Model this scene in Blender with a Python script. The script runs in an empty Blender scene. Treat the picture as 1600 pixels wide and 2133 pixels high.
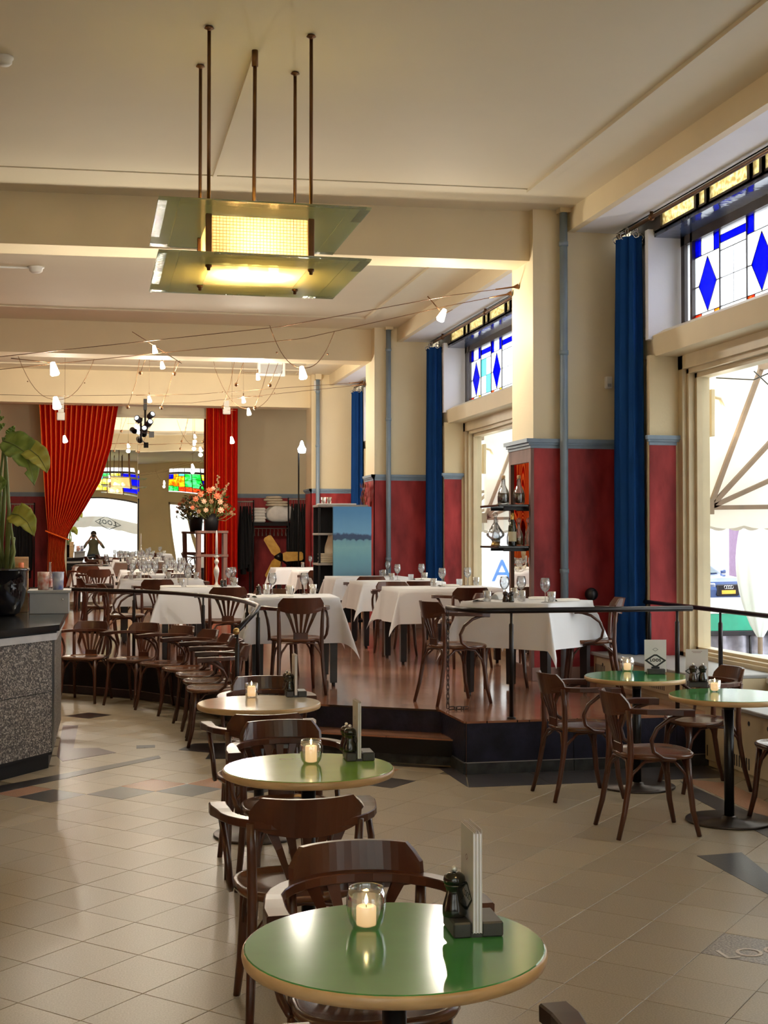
import bpy, math, random
from math import sin, cos, pi, radians as R, sqrt, atan2, hypot
from mathutils import Vector, Matrix

random.seed(7)
SC = bpy.context.scene
COL = SC.collection

# ------------------------------------------------------------------ camera, world, exposure
CAM = Vector((0.0, 0.0, 1.68))
YAW, PITCH, FPX = R(12.407), R(1.1145), 2750.0
cam_data = bpy.data.cameras.new('camera')
cam_data.sensor_fit = 'HORIZONTAL'
cam_data.sensor_width = 36.0
cam_data.lens = FPX / 1600 * 36.0
cam_data.clip_start = 0.05
cam_data.clip_end = 400
cam = bpy.data.objects.new('camera', cam_data)
COL.objects.link(cam)
cam.location = CAM
cam.rotation_euler = (pi / 2 + PITCH, 0, -YAW)
SC.camera = cam

SC.view_settings.view_transform = 'Standard'
SC.view_settings.look = 'None'
SC.view_settings.gamma = 1.0
SC.view_settings.use_curve_mapping = False
SC.view_settings.exposure = 0.98
SC.cycles.use_denoising = True
SC.cycles.max_bounces = 10
SC.cycles.diffuse_bounces = 5
SC.cycles.glossy_bounces = 5
SC.cycles.transmission_bounces = 6
SC.cycles.transparent_max_bounces = 24
SC.cycles.sample_clamp_indirect = 4.0
SC.cycles.caustics_reflective = False
SC.cycles.caustics_refractive = False

world = bpy.data.worlds.new('sky')
SC.world = world
world.use_nodes = True
wn = world.node_tree.nodes
bg = wn['Background']
bg.inputs[0].default_value = (0.93, 0.97, 1.0, 1)
bg.inputs[1].default_value = 3.4

def light(name, kind, loc, power, color=(1, 1, 1), size=0.1, rot=(0, 0, 0), sy=None, portal=False, parent=None, spot=None):
    d = bpy.data.lights.new(name, kind)
    if kind == 'AREA':
        d.shape = 'RECTANGLE'; d.size = size; d.size_y = sy or size
        if portal: d.cycles.is_portal = True
    else:
        d.shadow_soft_size = size
    if spot:
        d.spot_size, d.spot_blend = spot
    d.energy = power; d.color = color
    o = bpy.data.objects.new(name, d)
    o.location = loc; o.rotation_euler = rot
    if parent: o.parent = parent
    COL.objects.link(o)
    return o

# daylight portals in the window openings (they add no light of their own, they only guide the sky's)
for (y0, y1) in ((5.0, 10.9), (12.2, 17.9), (19.2, 23.5)):
    light('window_portal', 'AREA', (5.33, (y0 + y1) / 2, 2.4), 1, size=3.6, sy=y1 - y0, rot=(0, R(90), 0), portal=True)
light('window_portal', 'AREA', (-0.6, -1.95, 2.4), 1, size=5.0, sy=3.8, rot=(R(90), 0, 0), portal=True)

# ------------------------------------------------------------------ pixel -> place on a known real plane (survey of the photograph)
_F = Vector((sin(YAW) * cos(PITCH), cos(YAW) * cos(PITCH), sin(PITCH)))
_R = Vector((cos(YAW), -sin(YAW), 0))
_U = _R.cross(_F)
def ray(px, py): return _F + _R * ((px - 800) / FPX) + _U * ((1066.5 - py) / FPX)
def at_z(px, py, z): d = ray(px, py); return CAM + d * ((z - CAM.z) / d.z)
def at_y(px, py, y): d = ray(px, py); return CAM + d * (y / d.y)
def at_x(px, py, x): d = ray(px, py); return CAM + d * (x / d.x)

# ------------------------------------------------------------------ materials
MATS = {}
def pmat(name, c, rough=0.5, metal=0.0, var=0.12, scale=8.0, bump=0.0, bscale=60.0, spec=0.5, coat=0.0, emit=None, c2=None, stretch=(1, 1, 1), detail=4.0, rand=0.0, coords='Object'):
    m = bpy.data.materials.new(name); m.use_nodes = True
    nt = m.node_tree; n = nt.nodes; L = nt.links
    b = n['Principled BSDF']
    b.inputs['Roughness'].default_value = rough
    b.inputs['Metallic'].default_value = metal
    b.inputs['Specular IOR Level'].default_value = spec
    b.inputs['Coat Weight'].default_value = coat
    b.inputs['Coat Roughness'].default_value = 0.08
    tc = n.new('ShaderNodeTexCoord'); mp = n.new('ShaderNodeMapping')
    mp.inputs['Scale'].default_value = stretch
    L.new(tc.outputs[coords], mp.inputs['Vector'])
    nz = n.new('ShaderNodeTexNoise')
    nz.inputs['Scale'].default_value = scale; nz.inputs['Detail'].default_value = detail
    L.new(mp.outputs[0], nz.inputs['Vector'])
    ra = n.new('ShaderNodeValToRGB')
    ra.color_ramp.elements[0].position = 0.3; ra.color_ramp.elements[1].position = 0.7
    if c2 is None:
        a = [min(1, x * (1 - var)) for x in c]; d = [min(1, x * (1 + var)) for x in c]
    else: a, d = c, c2
    ra.color_ramp.elements[0].color = (*a, 1); ra.color_ramp.elements[1].color = (*d, 1)
    L.new(nz.outputs['Fac'], ra.inputs['Fac'])
    out = ra.outputs['Color']
    if rand:
        oi = n.new('ShaderNodeObjectInfo'); mr = n.new('ShaderNodeMapRange')
        mr.inputs['To Min'].default_value = 1 - rand; mr.inputs['To Max'].default_value = 1 + rand
        L.new(oi.outputs['Random'], mr.inputs['Value'])
        mx = n.new('ShaderNodeVectorMath'); mx.operation = 'SCALE'
        L.new(out, mx.inputs[0]); L.new(mr.outputs[0], mx.inputs['Scale'])
        out = mx.outputs[0]
    L.new(out, b.inputs['Base Color'])
    if bump:
        nb = n.new('ShaderNodeTexNoise'); nb.inputs['Scale'].default_value = bscale
        L.new(mp.outputs[0], nb.inputs['Vector'])
        bp = n.new('ShaderNodeBump'); bp.inputs['Strength'].default_value = bump; bp.inputs['Distance'].default_value = 0.01
        L.new(nb.outputs['Fac'], bp.inputs['Height']); L.new(bp.outputs[0], b.inputs['Normal'])
    if emit:
        b.inputs['Emission Color'].default_value = (*emit[0], 1)
        b.inputs['Emission Strength'].default_value = emit[1]
    MATS[name] = m
    return m

def glassmat(name, tint=(1, 1, 1), gloss=0.08, rough=0.02, tex=0.0, tscale=20, c2=None, diffuse=0.0, rim=True):
    """thin glass: see-through with a clear reflection that strengthens at grazing angles"""
    m = bpy.data.materials.new(name); m.use_nodes = True
    nt = m.node_tree; n = nt.nodes; L = nt.links
    for x in list(n): n.remove(x)
    o = n.new('ShaderNodeOutputMaterial'); t = n.new('ShaderNodeBsdfTransparent'); g = n.new('ShaderNodeBsdfGlossy')
    g.inputs['Roughness'].default_value = rough
    lw = n.new('ShaderNodeLayerWeight'); lw.inputs['Blend'].default_value = 0.25 if rim else 0.05
    mr = n.new('ShaderNodeMapRange'); mr.inputs['To Min'].default_value = gloss; mr.inputs['To Max'].default_value = 0.85 if rim else 0.35
    L.new(lw.outputs['Fresnel'], mr.inputs['Value'])
    mx = n.new('ShaderNodeMixShader'); L.new(mr.outputs[0], mx.inputs['Fac'])
    last = t.outputs[0]
    tc = n.new('ShaderNodeTexCoord'); nz = n.new('ShaderNodeTexNoise'); nz.inputs['Scale'].default_value = tscale
    L.new(tc.outputs['Object'], nz.inputs['Vector'])
    ra = n.new('ShaderNodeValToRGB')
    e2 = c2 or tint
    ra.color_ramp.elements[0].color = (*tint, 1); ra.color_ramp.elements[1].color = (*e2, 1)
    ra.color_ramp.elements[0].position = .4; ra.color_ramp.elements[1].position = .6
    L.new(nz.outputs['Fac'], ra.inputs['Fac']); L.new(ra.outputs[0], t.inputs['Color'])
    if diffuse:
        tl = n.new('ShaderNodeBsdfTranslucent'); L.new(ra.outputs[0], tl.inputs['Color'])
        m2 = n.new('ShaderNodeMixShader'); m2.inputs[0].default_value = diffuse
        L.new(last, m2.inputs[1]); L.new(tl.outputs[0], m2.inputs[2]); last = m2.outputs[0]
    if tex:
        bp = n.new('ShaderNodeBump'); bp.inputs['Strength'].default_value = tex; bp.inputs['Distance'].default_value = 0.01
        L.new(nz.outputs['Fac'], bp.inputs['Height']); L.new(bp.outputs[0], g.inputs['Normal'])
    L.new(last, mx.inputs[1]); L.new(g.outputs[0], mx.inputs[2]); L.new(mx.outputs[0], o.inputs['Surface'])
    MATS[name] = m
    return m

def clothmat(name, c, trans=0.3, var=0.05, scale=3, rough=0.9, pleat_shine=None, bump=0.15):
    m = bpy.data.materials.new(name); m.use_nodes = True
    nt = m.node_tree; n = nt.nodes; L = nt.links
    for x in list(n): n.remove(x)
    o = n.new('ShaderNodeOutputMaterial'); d = n.new('ShaderNodeBsdfDiffuse'); t = n.new('ShaderNodeBsdfTranslucent')
    tc = n.new('ShaderNodeTexCoord'); nz = n.new('ShaderNodeTexNoise'); nz.inputs['Scale'].default_value = scale
    L.new(tc.outputs['Object'], nz.inputs['Vector'])
    ra = n.new('ShaderNodeValToRGB')
    ra.color_ramp.elements[0].color = (*[x * (1 - var) for x in c], 1); ra.color_ramp.elements[1].color = (*[min(1, x * (1 + var)) for x in c], 1)
    L.new(nz.outputs['Fac'], ra.inputs['Fac'])
    out = ra.outputs[0]
    if pleat_shine:                                   # orange pleat highlights painted into the colour as bands along the cloth (UV)
        cs, freq, width = pleat_shine
        uv = n.new('ShaderNodeUVMap'); sx = n.new('ShaderNodeSeparateXYZ'); L.new(uv.outputs[0], sx.inputs[0])
        wv = n.new('ShaderNodeMath'); wv.operation = 'MULTIPLY'; wv.inputs[1].default_value = freq; L.new(sx.outputs[0], wv.inputs[0])
        fr = n.new('ShaderNodeMath'); fr.operation = 'FRACT'; L.new(wv.outputs[0], fr.inputs[0])
        lt = n.new('ShaderNodeMath'); lt.operation = 'LESS_THAN'; lt.inputs[1].default_value = width; L.new(fr.outputs[0], lt.inputs[0])
        mc = n.new('ShaderNodeMix'); mc.data_type = 'RGBA'
        L.new(lt.outputs[0], mc.inputs[0]); L.new(out, mc.inputs[6]); mc.inputs[7].default_value = (*cs, 1)
        out = mc.outputs[2]
    L.new(out, d.inputs['Color']); L.new(out, t.inputs['Color'])
    nb = n.new('ShaderNodeTexNoise'); nb.inputs['Scale'].default_value = 120
    bp = n.new('ShaderNodeBump'); bp.inputs['Strength'].default_value = bump; bp.inputs['Distance'].default_value = .004
    L.new(nb.outputs['Fac'], bp.inputs['Height']); L.new(bp.outputs[0], d.inputs['Normal'])
    mx = n.new('ShaderNodeMixShader'); mx.inputs[0].default_value = trans
    L.new(d.outputs[0], mx.inputs[1]); L.new(t.outputs[0], mx.inputs[2]); L.new(mx.outputs[0], o.inputs['Surface'])
    MATS[name] = m
    return m

def emitmat(name, c, s):
    m = bpy.data.materials.new(name); m.use_nodes = True
    nt = m.node_tree; n = nt.nodes; L = nt.links
    for x in list(n): n.remove(x)
    o = n.new('ShaderNodeOutputMaterial'); e = n.new('ShaderNodeEmission')
    e.inputs[0].default_value = (*c, 1); e.inputs[1].default_value = s
    L.new(e.outputs[0], o.inputs['Surface'])
    MATS[name] = m
    return m

pmat('cream', (.76, .64, .42), .55, var=.04, scale=1.5, bump=.08, bscale=40)
pmat('cream_ceiling', (.72, .64, .47), .7, var=.03, scale=.8, bump=.05, bscale=30)
pmat('white_plaster', (.80, .80, .82), .6, var=.03, scale=2, bump=.1, bscale=25)
pmat('red_wall', (.15, .004, .007), .5, spec=.3, c2=(.47, .045, .05), scale=2.6, detail=7, bump=.1, bscale=20, stretch=(1.6, 1.6, .6))
pmat('dado_blue', (.20, .27, .36), .45, var=.08)
pmat('baseboard', (.34, .22, .2), .5)
pmat('pipe_blue', (.22, .29, .36), .35, var=.06, spec=.6)
pmat('frame_cream', (.62, .51, .33), .4, var=.06, scale=5)
pmat('dark_frame', (.045, .032, .03), .35, var=.2)
pmat('blue_board', (.05, .07, .13), .08, var=.35, scale=6, spec=.9, bump=.25, bscale=14)
pmat('tile', (.31, .25, .17), .33, c2=(.43, .36, .26), scale=150, detail=2, rand=.09, spec=.45, bump=.02, bscale=5)
pmat('tile_pink', (.42, .22, .14), .24, c2=(.55, .31, .2), scale=150, detail=2, spec=.45)
pmat('tile_black', (.012, .009, .010), .3, c2=(.035, .028, .028), scale=150, detail=2, spec=.5)
pmat('tile_brown', (.045, .016, .017), .3, c2=(.09, .036, .034), scale=150, detail=2, spec=.5)
pmat('tile_grey', (.035, .032, .037), .28, c2=(.08, .072, .082), scale=150, detail=2, rand=.1, spec=.5)
pmat('tile_speckle', (.06, .045, .045), .3, c2=(.42, .36, .33), scale=110, detail=2)
pmat('joint', (.15, .12, .08), .8)
pmat('slate_side', (.006, .005, .012), .5, spec=.25, c2=(.018, .018, .04), scale=9, detail=6, bump=.2, bscale=40)
pmat('slate_plinth', (.02, .021, .022), .4, spec=.3, c2=(.06, .06, .06), scale=14, detail=6)
pmat('metal_edge', (.45, .42, .38), .35, metal=1)
pmat('wood_chair', (.030, .009, .005), .3, c2=(.10, .031, .015), scale=5, stretch=(1, 1, .25), detail=5, spec=.45, coat=.08, rand=.2)
pmat('wood_chair_seat', (.055, .018, .009), .26, c2=(.17, .066, .032), scale=4, stretch=(1, .3, 1), detail=5, spec=.5, coat=.12, rand=.2)
pmat('wood_edge', (.50, .31, .14), .3, c2=(.72, .48, .25), scale=6, stretch=(1, 1, 6))
pmat('laminate_green', (.055, .25, .065), .12, var=.05, spec=.75)
pmat('laminate_green_shine', (.24, .44, .06), .14, var=.05, spec=.75)  # green laminate with its yellowish reflection painted into the colour
pmat('laminate_cream', (.66, .58, .43), .12, var=.05, spec=.6)
pmat('steel_dark', (.08, .065, .06), .35, metal=.8, var=.2, bump=.05)
pmat('black_metal', (.012, .011, .013), .35, metal=.4)
pmat('rail_metal', (.02, .016, .017), .3, metal=.6)
pmat('table_leg', (.012, .010, .012), .3, var=.3)
pmat('brass', (.50, .33, .13), .3, metal=1, var=.15)
pmat('bronze', (.17, .085, .04), .4, metal=.9, var=.2)
pmat('silver', (.85, .81, .74), .3, metal=.55, var=.08)
pmat('chrome', (.8, .8, .8), .12, metal=1)
pmat('block_dark', (.04, .037, .036), .45, var=.3, scale=20)
pmat('mill_brown', (.03, .011, .006), .2, var=.3, coat=.4)
pmat('mill_black', (.012, .011, .008), .18, var=.3, coat=.4)
pmat('paper', (.74, .68, .66), .6, var=.02)
pmat('paper_pages', (.80, .77, .82), .7, var=.06, scale=200, stretch=(1, .02, .02))
pmat('ink', (.012, .012, .012), .6)
pmat('ink_red', (.25, .06, .05), .6)
pmat('wax', (.90, .80, .66), .45, var=.03, emit=((1, .58, .26), .6))  # glow of the flame in the wax, put in as emission
pmat('candle_white', (.85, .84, .82), .4, var=.02)
pmat('linen', (.80, .78, .75), .9, var=.05, scale=12, bump=.2, bscale=40)
pmat('linen_cream', (.66, .57, .43), .9, var=.06, scale=10, bump=.2, bscale=40)
pmat('black_cloth', (.005, .005, .006), .9, var=.3)
pmat('black_shelf', (.007, .006, .007), .5, spec=.25)
pmat('grey_trim', (.30, .27, .24), .5)
pmat('rust_wood', (.12, .055, .045), .55, c2=(.22, .115, .095), scale=8, stretch=(1, 1, .2))
pmat('fan_wood', (.48, .26, .04), .35, c2=(.66, .40, .08), scale=10, stretch=(1, 6, 1))
pmat('pot_black', (.006, .006, .008), .06, var=.2, coat=.6)
pmat('leaf_green', (.11, .19, .03), .38, c2=(.30, .40, .10), scale=7, spec=.4, stretch=(1, 3, 1))
pmat('leaf_yellow', (.28, .33, .05), .4, c2=(.50, .46, .10), scale=5, spec=.4)
pmat('stem_green', (.12, .17, .05), .45, c2=(.26, .30, .11), scale=6, stretch=(1, 1, .2))
pmat('foliage', (.06, .075, .012), .5, c2=(.17, .17, .04), scale=20)
pmat('petal_orange', (.75, .16, .06), .6, c2=(.85, .30, .16), scale=15)
pmat('petal_peach', (.85, .48, .30), .6, c2=(.9, .62, .45), scale=15)
pmat('petal_rust', (.32, .14, .06), .6, c2=(.5, .26, .14), scale=15)
pmat('soil', (.03, .02, .012), .9)
pmat('counter_top', (.012, .012, .014), .15, var=.3, spec=.6)
pmat('counter_band', (.62, .60, .60), .3, metal=.3)
pmat('grey_panel', (.34, .34, .34), .45, var=.04)
pmat('white_plastic', (.75, .73, .68), .4, var=.03)
pmat('car_blue', (.05, .09, .24), .18, metal=.3, coat=.8, var=.05)
pmat('car_white', (.75, .77, .80), .2, coat=.8, var=.02)
pmat('car_glass', (.03, .06, .09), .05, spec=.9)
pmat('tyre', (.02, .02, .022), .8)
pmat('street', (.22, .22, .23), .8, var=.2, scale=20)
pmat('facade', (.62, .58, .54), .8, var=.06)
pmat('facade_purple', (.16, .09, .16), .7)
pmat('door_blue', (.03, .09, .22), .4)
pmat('mint', (.36, .70, .55), .35, var=.04)
pmat('green_canvas', (.02, .26, .16), .7, var=.1)
pmat('grey_canvas', (.16, .15, .18), .9, c2=(.36, .33, .38), scale=6)
pmat('awning_frame', (.26, .18, .12), .5)
clothmat('valance', (.42, .38, .33), .3, var=.1)
pmat('letter_blue', (.05, .16, .42), .5)
pmat('orange_plate', (.85, .42, .05), .5)
pmat('skin', (.55, .33, .24), .5)
pmat('shirt', (.17, .18, .14), .9, var=.12, scale=8)
pmat('hair_dark', (.03, .02, .015), .6)
pmat('denim', (.04, .07, .12), .9)
pmat('wine', (.06, .03, .01), .05)
pmat('whisky', (.35, .17, .03), .05)
pmat('bottle_green', (.008, .012, .006), .06, coat=.5)
pmat('foil_gold', (.62, .42, .12), .35, metal=.6)
pmat('label_cream', (.62, .54, .36), .6)
pmat('mosaic_red', (.55, .12, .07), .2, c2=(.75, .62, .55), scale=22, detail=1, coat=.5)
pmat('mosaic_blue', (.62, .62, .66), .2, c2=(.12, .16, .42), scale=16, detail=1, coat=.5)
pmat('speaker', (.015, .015, .02), .4)
clothmat('tablecloth', (.82, .82, .85), .12, var=.03)
clothmat('blue_curtain', (.012, .055, .21), .04, var=.2)
clothmat('red_curtain', (.50, .014, .006), .08, var=.2, pleat_shine=((.80, .15, .03), 15, .2))
clothmat('red_curtain_plain', (.52, .014, .007), .08, var=.2, pleat_shine=((.75, .12, .02), 5, .14))
clothmat('awning', (.86, .83, .78), .55, var=.04)
clothmat('parasol', (.86, .86, .86), .3, var=.03)
glassmat('window_glass', (.97, .99, .98), .03, rim=False)
glassmat('clear_glass', (.96, .97, .98), .13, diffuse=.10)  # white haze mixed in to stand for the cloth's pale reflection
glassmat('stain_white', (.96, .98, 1.0), .03, tex=.2, diffuse=.35, rim=False)
glassmat('stain_blue', (.01, .03, .85), .03, c2=(.0, .02, .55), tex=.2, diffuse=.3, rim=False)
glassmat('stain_teal', (.30, .80, .82), .03, tex=.2, diffuse=.3, rim=False)
glassmat('stain_red', (.85, .10, .05), .03, c2=(.9, .3, .1), tex=.2, diffuse=.3, rim=False)
glassmat('stain_orange', (.95, .33, .03), .03, c2=(.98, .75, .1), tex=.2, tscale=9, diffuse=.3, rim=False)
glassmat('stain_green', (.04, .70, .14), .03, c2=(.30, .85, .45), tex=.2, tscale=9, diffuse=.3, rim=False)
glassmat('stain_yellow', (.95, .85, .12), .03, c2=(.98, .95, .5), tex=.2, tscale=9, diffuse=.3, rim=False)
glassmat('lamp_plate', (.74, .80, .60), .10, rough=.15, diffuse=.8, rim=False)
glassmat('lamp_plate_clear', (.80, .86, .80), .22, rough=.1, tex=.6, tscale=40, diffuse=.15, rim=False)
glassmat('lamp_panel', (1.0, .90, .70), .06, rough=.2, diffuse=.7, rim=False)
emitmat('flame', (1.0, .66, .25), 14)
emitmat('bulb', (1.0, .70, .30), 30)
emitmat('halogen', (1.0, .88, .68), 9)
emitmat('screen_white', (.8, .9, 1.0), 3)
emitmat('lens_white', (.85, .92, 1.0), .8)
m = pmat('mirror', (.9, .9, .88), .0, metal=1, var=.0)
_n = m.node_tree.nodes; _b = _n.new('ShaderNodeTexNoise'); _b.inputs['Scale'].default_value = 1.3; _b.inputs['Detail'].default_value = 0
_p = _n.new('ShaderNodeBump'); _p.inputs['Strength'].default_value = .012; _p.inputs['Distance'].default_value = 1.0
m.node_tree.links.new(_b.outputs['Fac'], _p.inputs['Height']); m.node_tree.links.new(_p.outputs[0], _n['Principled BSDF'].inputs['Normal'])

def wood_floor_mat():
    m = bpy.data.materials.new('wood_floor'); m.use_nodes = True
    nt = m.node_tree; n = nt.nodes; L = nt.links; b = n['Principled BSDF']
    b.inputs['Roughness'].default_value = .16; b.inputs['Specular IOR Level'].default_value = .6
    b.inputs['Coat Weight'].default_value = .35; b.inputs['Coat Roughness'].default_value = .12
    tc = n.new('ShaderNodeTexCoord'); mp = n.new('ShaderNodeMapping'); mp.inputs['Rotation'].default_value = (0, 0, R(32))
    L.new(tc.outputs['Object'], mp.inputs[0])
    br = n.new('ShaderNodeTexBrick'); br.inputs['Scale'].default_value = 1.0
    br.inputs['Brick Width'].default_value = 1.1; br.inputs['Row Height'].default_value = .12; br.inputs['Mortar Size'].default_value = .0025
    br.inputs['Color1'].default_value = (.27, .11, .062, 1); br.inputs['Color2'].default_value = (.44, .215, .135, 1); br.inputs['Mortar'].default_value = (.03, .012, .008, 1)
    L.new(mp.outputs[0], br.inputs['Vector'])
    nz = n.new('ShaderNodeTexNoise'); nz.inputs['Scale'].default_value = 2.5; nz.inputs['Detail'].default_value = 6
    L.new(tc.outputs['Object'], nz.inputs['Vector'])
    mr = n.new('ShaderNodeMapRange'); mr.inputs['To Min'].default_value = .7; mr.inputs['To Max'].default_value = 1.35
    L.new(nz.outputs['Fac'], mr.inputs['Value'])
    vm = n.new('ShaderNodeVectorMath'); vm.operation = 'SCALE'
    L.new(br.outputs['Color'], vm.inputs[0]); L.new(mr.outputs[0], vm.inputs['Scale']); L.new(vm.outputs[0], b.inputs['Base Color'])
    n2 = n.new('ShaderNodeTexNoise'); n2.inputs['Scale'].default_value = 9
    L.new(tc.outputs['Object'], n2.inputs['Vector'])
    bp = n.new('ShaderNodeBump'); bp.inputs['Strength'].default_value = .12; bp.inputs['Distance'].default_value = .01
    L.new(n2.outputs['Fac'], bp.inputs['Height']); L.new(bp.outputs[0], b.inputs['Normal'])
    MATS['wood_floor'] = m
wood_floor_mat()

def pebble_mat():
    m = pmat('pebble', (.08, .06, .05), .5, c2=(.3, .25, .21), scale=30)
    nt = m.node_tree; n = nt.nodes; L = nt.links; b = n['Principled BSDF']
    tc = n.new('ShaderNodeTexCoord'); v = n.new('ShaderNodeTexVoronoi'); v.inputs['Scale'].default_value = 115
    L.new(tc.outputs['Object'], v.inputs['Vector'])
    ra = n.new('ShaderNodeValToRGB')
    ra.color_ramp.elements[0].color = (.035, .028, .024, 1); ra.color_ramp.elements[1].color = (.42, .36, .31, 1)
    ra.color_ramp.elements[0].position = .15; ra.color_ramp.elements[1].position = .95
    e = ra.color_ramp.elements.new(.6); e.color = (.13, .105, .09, 1)
    sx = n.new('ShaderNodeSeparateColor'); L.new(v.outputs['Color'], sx.inputs[0]); L.new(sx.outputs[0], ra.inputs['Fac'])
    L.new(ra.outputs[0], b.inputs['Base Color'])
    bp = n.new('ShaderNodeBump'); bp.inputs['Strength'].default_value = .5; bp.inputs['Distance'].default_value = .006; bp.invert = True
    L.new(v.outputs['Distance'], bp.inputs['Height']); L.new(bp.outputs[0], b.inputs['Normal'])
pebble_mat()

def painting_mat():
    m = pmat('painting', (.2, .4, .6), .7, spec=.2)
    nt = m.node_tree; n = nt.nodes; L = nt.links; b = n['Principled BSDF']
    tc = n.new('ShaderNodeTexCoord'); sx = n.new('ShaderNodeSeparateXYZ'); L.new(tc.outputs['Generated'], sx.inputs[0])
    nz = n.new('ShaderNodeTexNoise'); nz.inputs['Scale'].default_value = 6; nz.inputs['Detail'].default_value = 8
    L.new(tc.outputs['Generated'], nz.inputs['Vector'])
    ad = n.new('ShaderNodeMath'); ad.operation = 'MULTIPLY_ADD'; ad.inputs[1].default_value = .14
    L.new(nz.outputs['Fac'], ad.inputs[0]); L.new(sx.outputs[2], ad.inputs[2])
    ra = n.new('ShaderNodeValToRGB'); cr = ra.color_ramp
    cr.elements[0].position = 0.0; cr.elements[0].color = (.13, .24, .34, 1)
    cr.elements[1].position = 1.1 if False else 1.0; cr.elements[1].color = (.10, .27, .52, 1)
    for p, c in ((.30, (.15, .32, .40, 1)), (.5, (.20, .40, .45, 1)), (.585, (.16, .33, .42, 1)), (.60, (.05, .09, .16, 1)), (.67, (.06, .09, .17, 1)), (.70, (.16, .36, .58, 1))):
        e = cr.elements.new(p); e.color = c
    L.new(ad.outputs[0], ra.inputs['Fac']); L.new(ra.outputs[0], b.inputs['Base Color'])
painting_mat()

# ------------------------------------------------------------------ mesh builder
class M:
    def __init__(s): s.v = []; s.f = []; s.sm = []; s.mi = []; s.uv = {}
    def add(s, vs, fs, smooth=False, mi=0, uvs=None):
        o = len(s.v); s.v += [tuple(v) for v in vs]
        for f in fs:
            s.f.append(tuple(i + o for i in f)); s.sm.append(smooth); s.mi.append(mi)
        if uvs:
            for i, u in enumerate(uvs): s.uv[o + i] = u
        return s
    def box(s, x0, x1, y0, y1, z0, z1, mi=0):
        v = [(x0, y0, z0), (x1, y0, z0), (x1, y1, z0), (x0, y1, z0), (x0, y0, z1), (x1, y0, z1), (x1, y1, z1), (x0, y1, z1)]
        return s.add(v, [(0, 3, 2, 1), (4, 5, 6, 7), (0, 1, 5, 4), (1, 2, 6, 5), (2, 3, 7, 6), (3, 0, 4, 7)], False, mi)
    def cbox(s, x0, x1, y0, y1, z0, z1, b=.005, mi=0):
        """box with chamfered edges"""
        b = min(b, (x1 - x0) * .45, (y1 - y0) * .45, (z1 - z0) * .45)
        c = ((x0 + x1) / 2, (y0 + y1) / 2, (z0 + z1) / 2); h = ((x1 - x0) / 2, (y1 - y0) / 2, (z1 - z0) / 2)
        vs = []; idx = {}
        for sx in (-1, 1):
            for sy in (-1, 1):
                for sz in (-1, 1):
                    for ax in range(3):
                        p = [c[i] + (sx, sy, sz)[i] * (h[i] - (0 if i == ax else b)) for i in range(3)]
                        idx[(sx, sy, sz, ax)] = len(vs); vs.append(p)
        fs = []
        for ax in range(3):
            o1, o2 = [(1, 2), (2, 0), (0, 1)][ax]
            for sg in (-1, 1):
                q = []
                for a, d in ((-1, -1), (1, -1), (1, 1), (-1, 1)):
                    k = [0, 0, 0]; k[ax] = sg; k[o1] = a; k[o2] = d
                    q.append(idx[(*k, ax)])
                fs.append(tuple(q) if sg > 0 else tuple(q[::-1]))
        for ax in range(3):
            o1, o2 = [(1, 2), (2, 0), (0, 1)][ax]
            for a in (-1, 1):
                for d in (-1, 1):
                    k0 = [0, 0, 0]; k0[ax] = -1; k0[o1] = a; k0[o2] = d
                    k1 = list(k0); k1[ax] = 1
                    q = (idx[(*k0, o1)], idx[(*k1, o1)], idx[(*k1, o2)], idx[(*k0, o2)])
                    fs.append(q if a * d < 0 else q[::-1])
        for sx in (-1, 1):
            for sy in (-1, 1):
                for sz in (-1, 1):
                    q = (idx[(sx, sy, sz, 0)], idx[(sx, sy, sz, 1)], idx[(sx, sy, sz, 2)])
                    fs.append(q if sx * sy * sz > 0 else q[::-1])
        return s.add(vs, fs, False, mi)
    def tube(s, path, r, n=8, closed=False, sec=None, up=None, smooth=True, mi=0, caps=True):
        """sweep along a path; r number or list; sec: list of (a,b) section points instead of a circle, scaled by r"""
        P = [Vector(p) for p in path]; N = len(P)
        rs = r if isinstance(r, (list, tuple)) else [r] * N
        if sec is None: sec = [(cos(2 * pi * i / n), sin(2 * pi * i / n)) for i in range(n)]
        k = len(sec); vs = []; side = None
        for i in range(N):
            if closed: t = P[(i + 1) % N] - P[i - 1]
            else: t = P[min(i + 1, N - 1)] - P[max(i - 1, 0)]
            if t.length < 1e-9: t = Vector((0, 0, 1))
            t.normalize()
            if up is not None:
                u = Vector(up); side = t.cross(u)
                if side.length < 1e-4: side = t.cross(Vector((1, 0, 0)))
            elif side is None:
                side = t.cross(Vector((0, 0, 1)))
                if side.length < 1e-3: side = Vector((1, 0, 0))
            else: side = side - t * side.dot(t)
            side.normalize(); w = side.cross(t)
            for a, b in sec: vs.append(P[i] + side * (a * rs[i]) + w * (b * rs[i]))
        fs = []
        for i in range(N if closed else N - 1):
            j = (i + 1) % N
            for q in range(k):
                q2 = (q + 1) % k
                fs.append((i * k + q, j * k + q, j * k + q2, i * k + q2))
        if caps and not closed:
            fs.append(tuple(range(k))); fs.append(tuple(range((N - 1) * k, N * k))[::-1])
        return s.add(vs, fs, smooth, mi)
    def lathe(s, prof, n=16, c=(0, 0, 0), smooth=True, mi=0, flute=0.0, nf=0):
        vs = []; fs = []; k = len(prof)
        for i in range(n):
            a = 2 * pi * i / n
            for r, z in prof:
                rr = r * (1 + flute * cos(nf * a)) if nf else r
                vs.append((c[0] + rr * cos(a), c[1] + rr * sin(a), c[2] + z))
        for i in range(n):
            j = (i + 1) % n
            for q in range(k - 1):
                fs.append((i * k + q, j * k + q, j * k + q + 1, i * k + q + 1))
        return s.add(vs, fs, smooth, mi)
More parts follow.
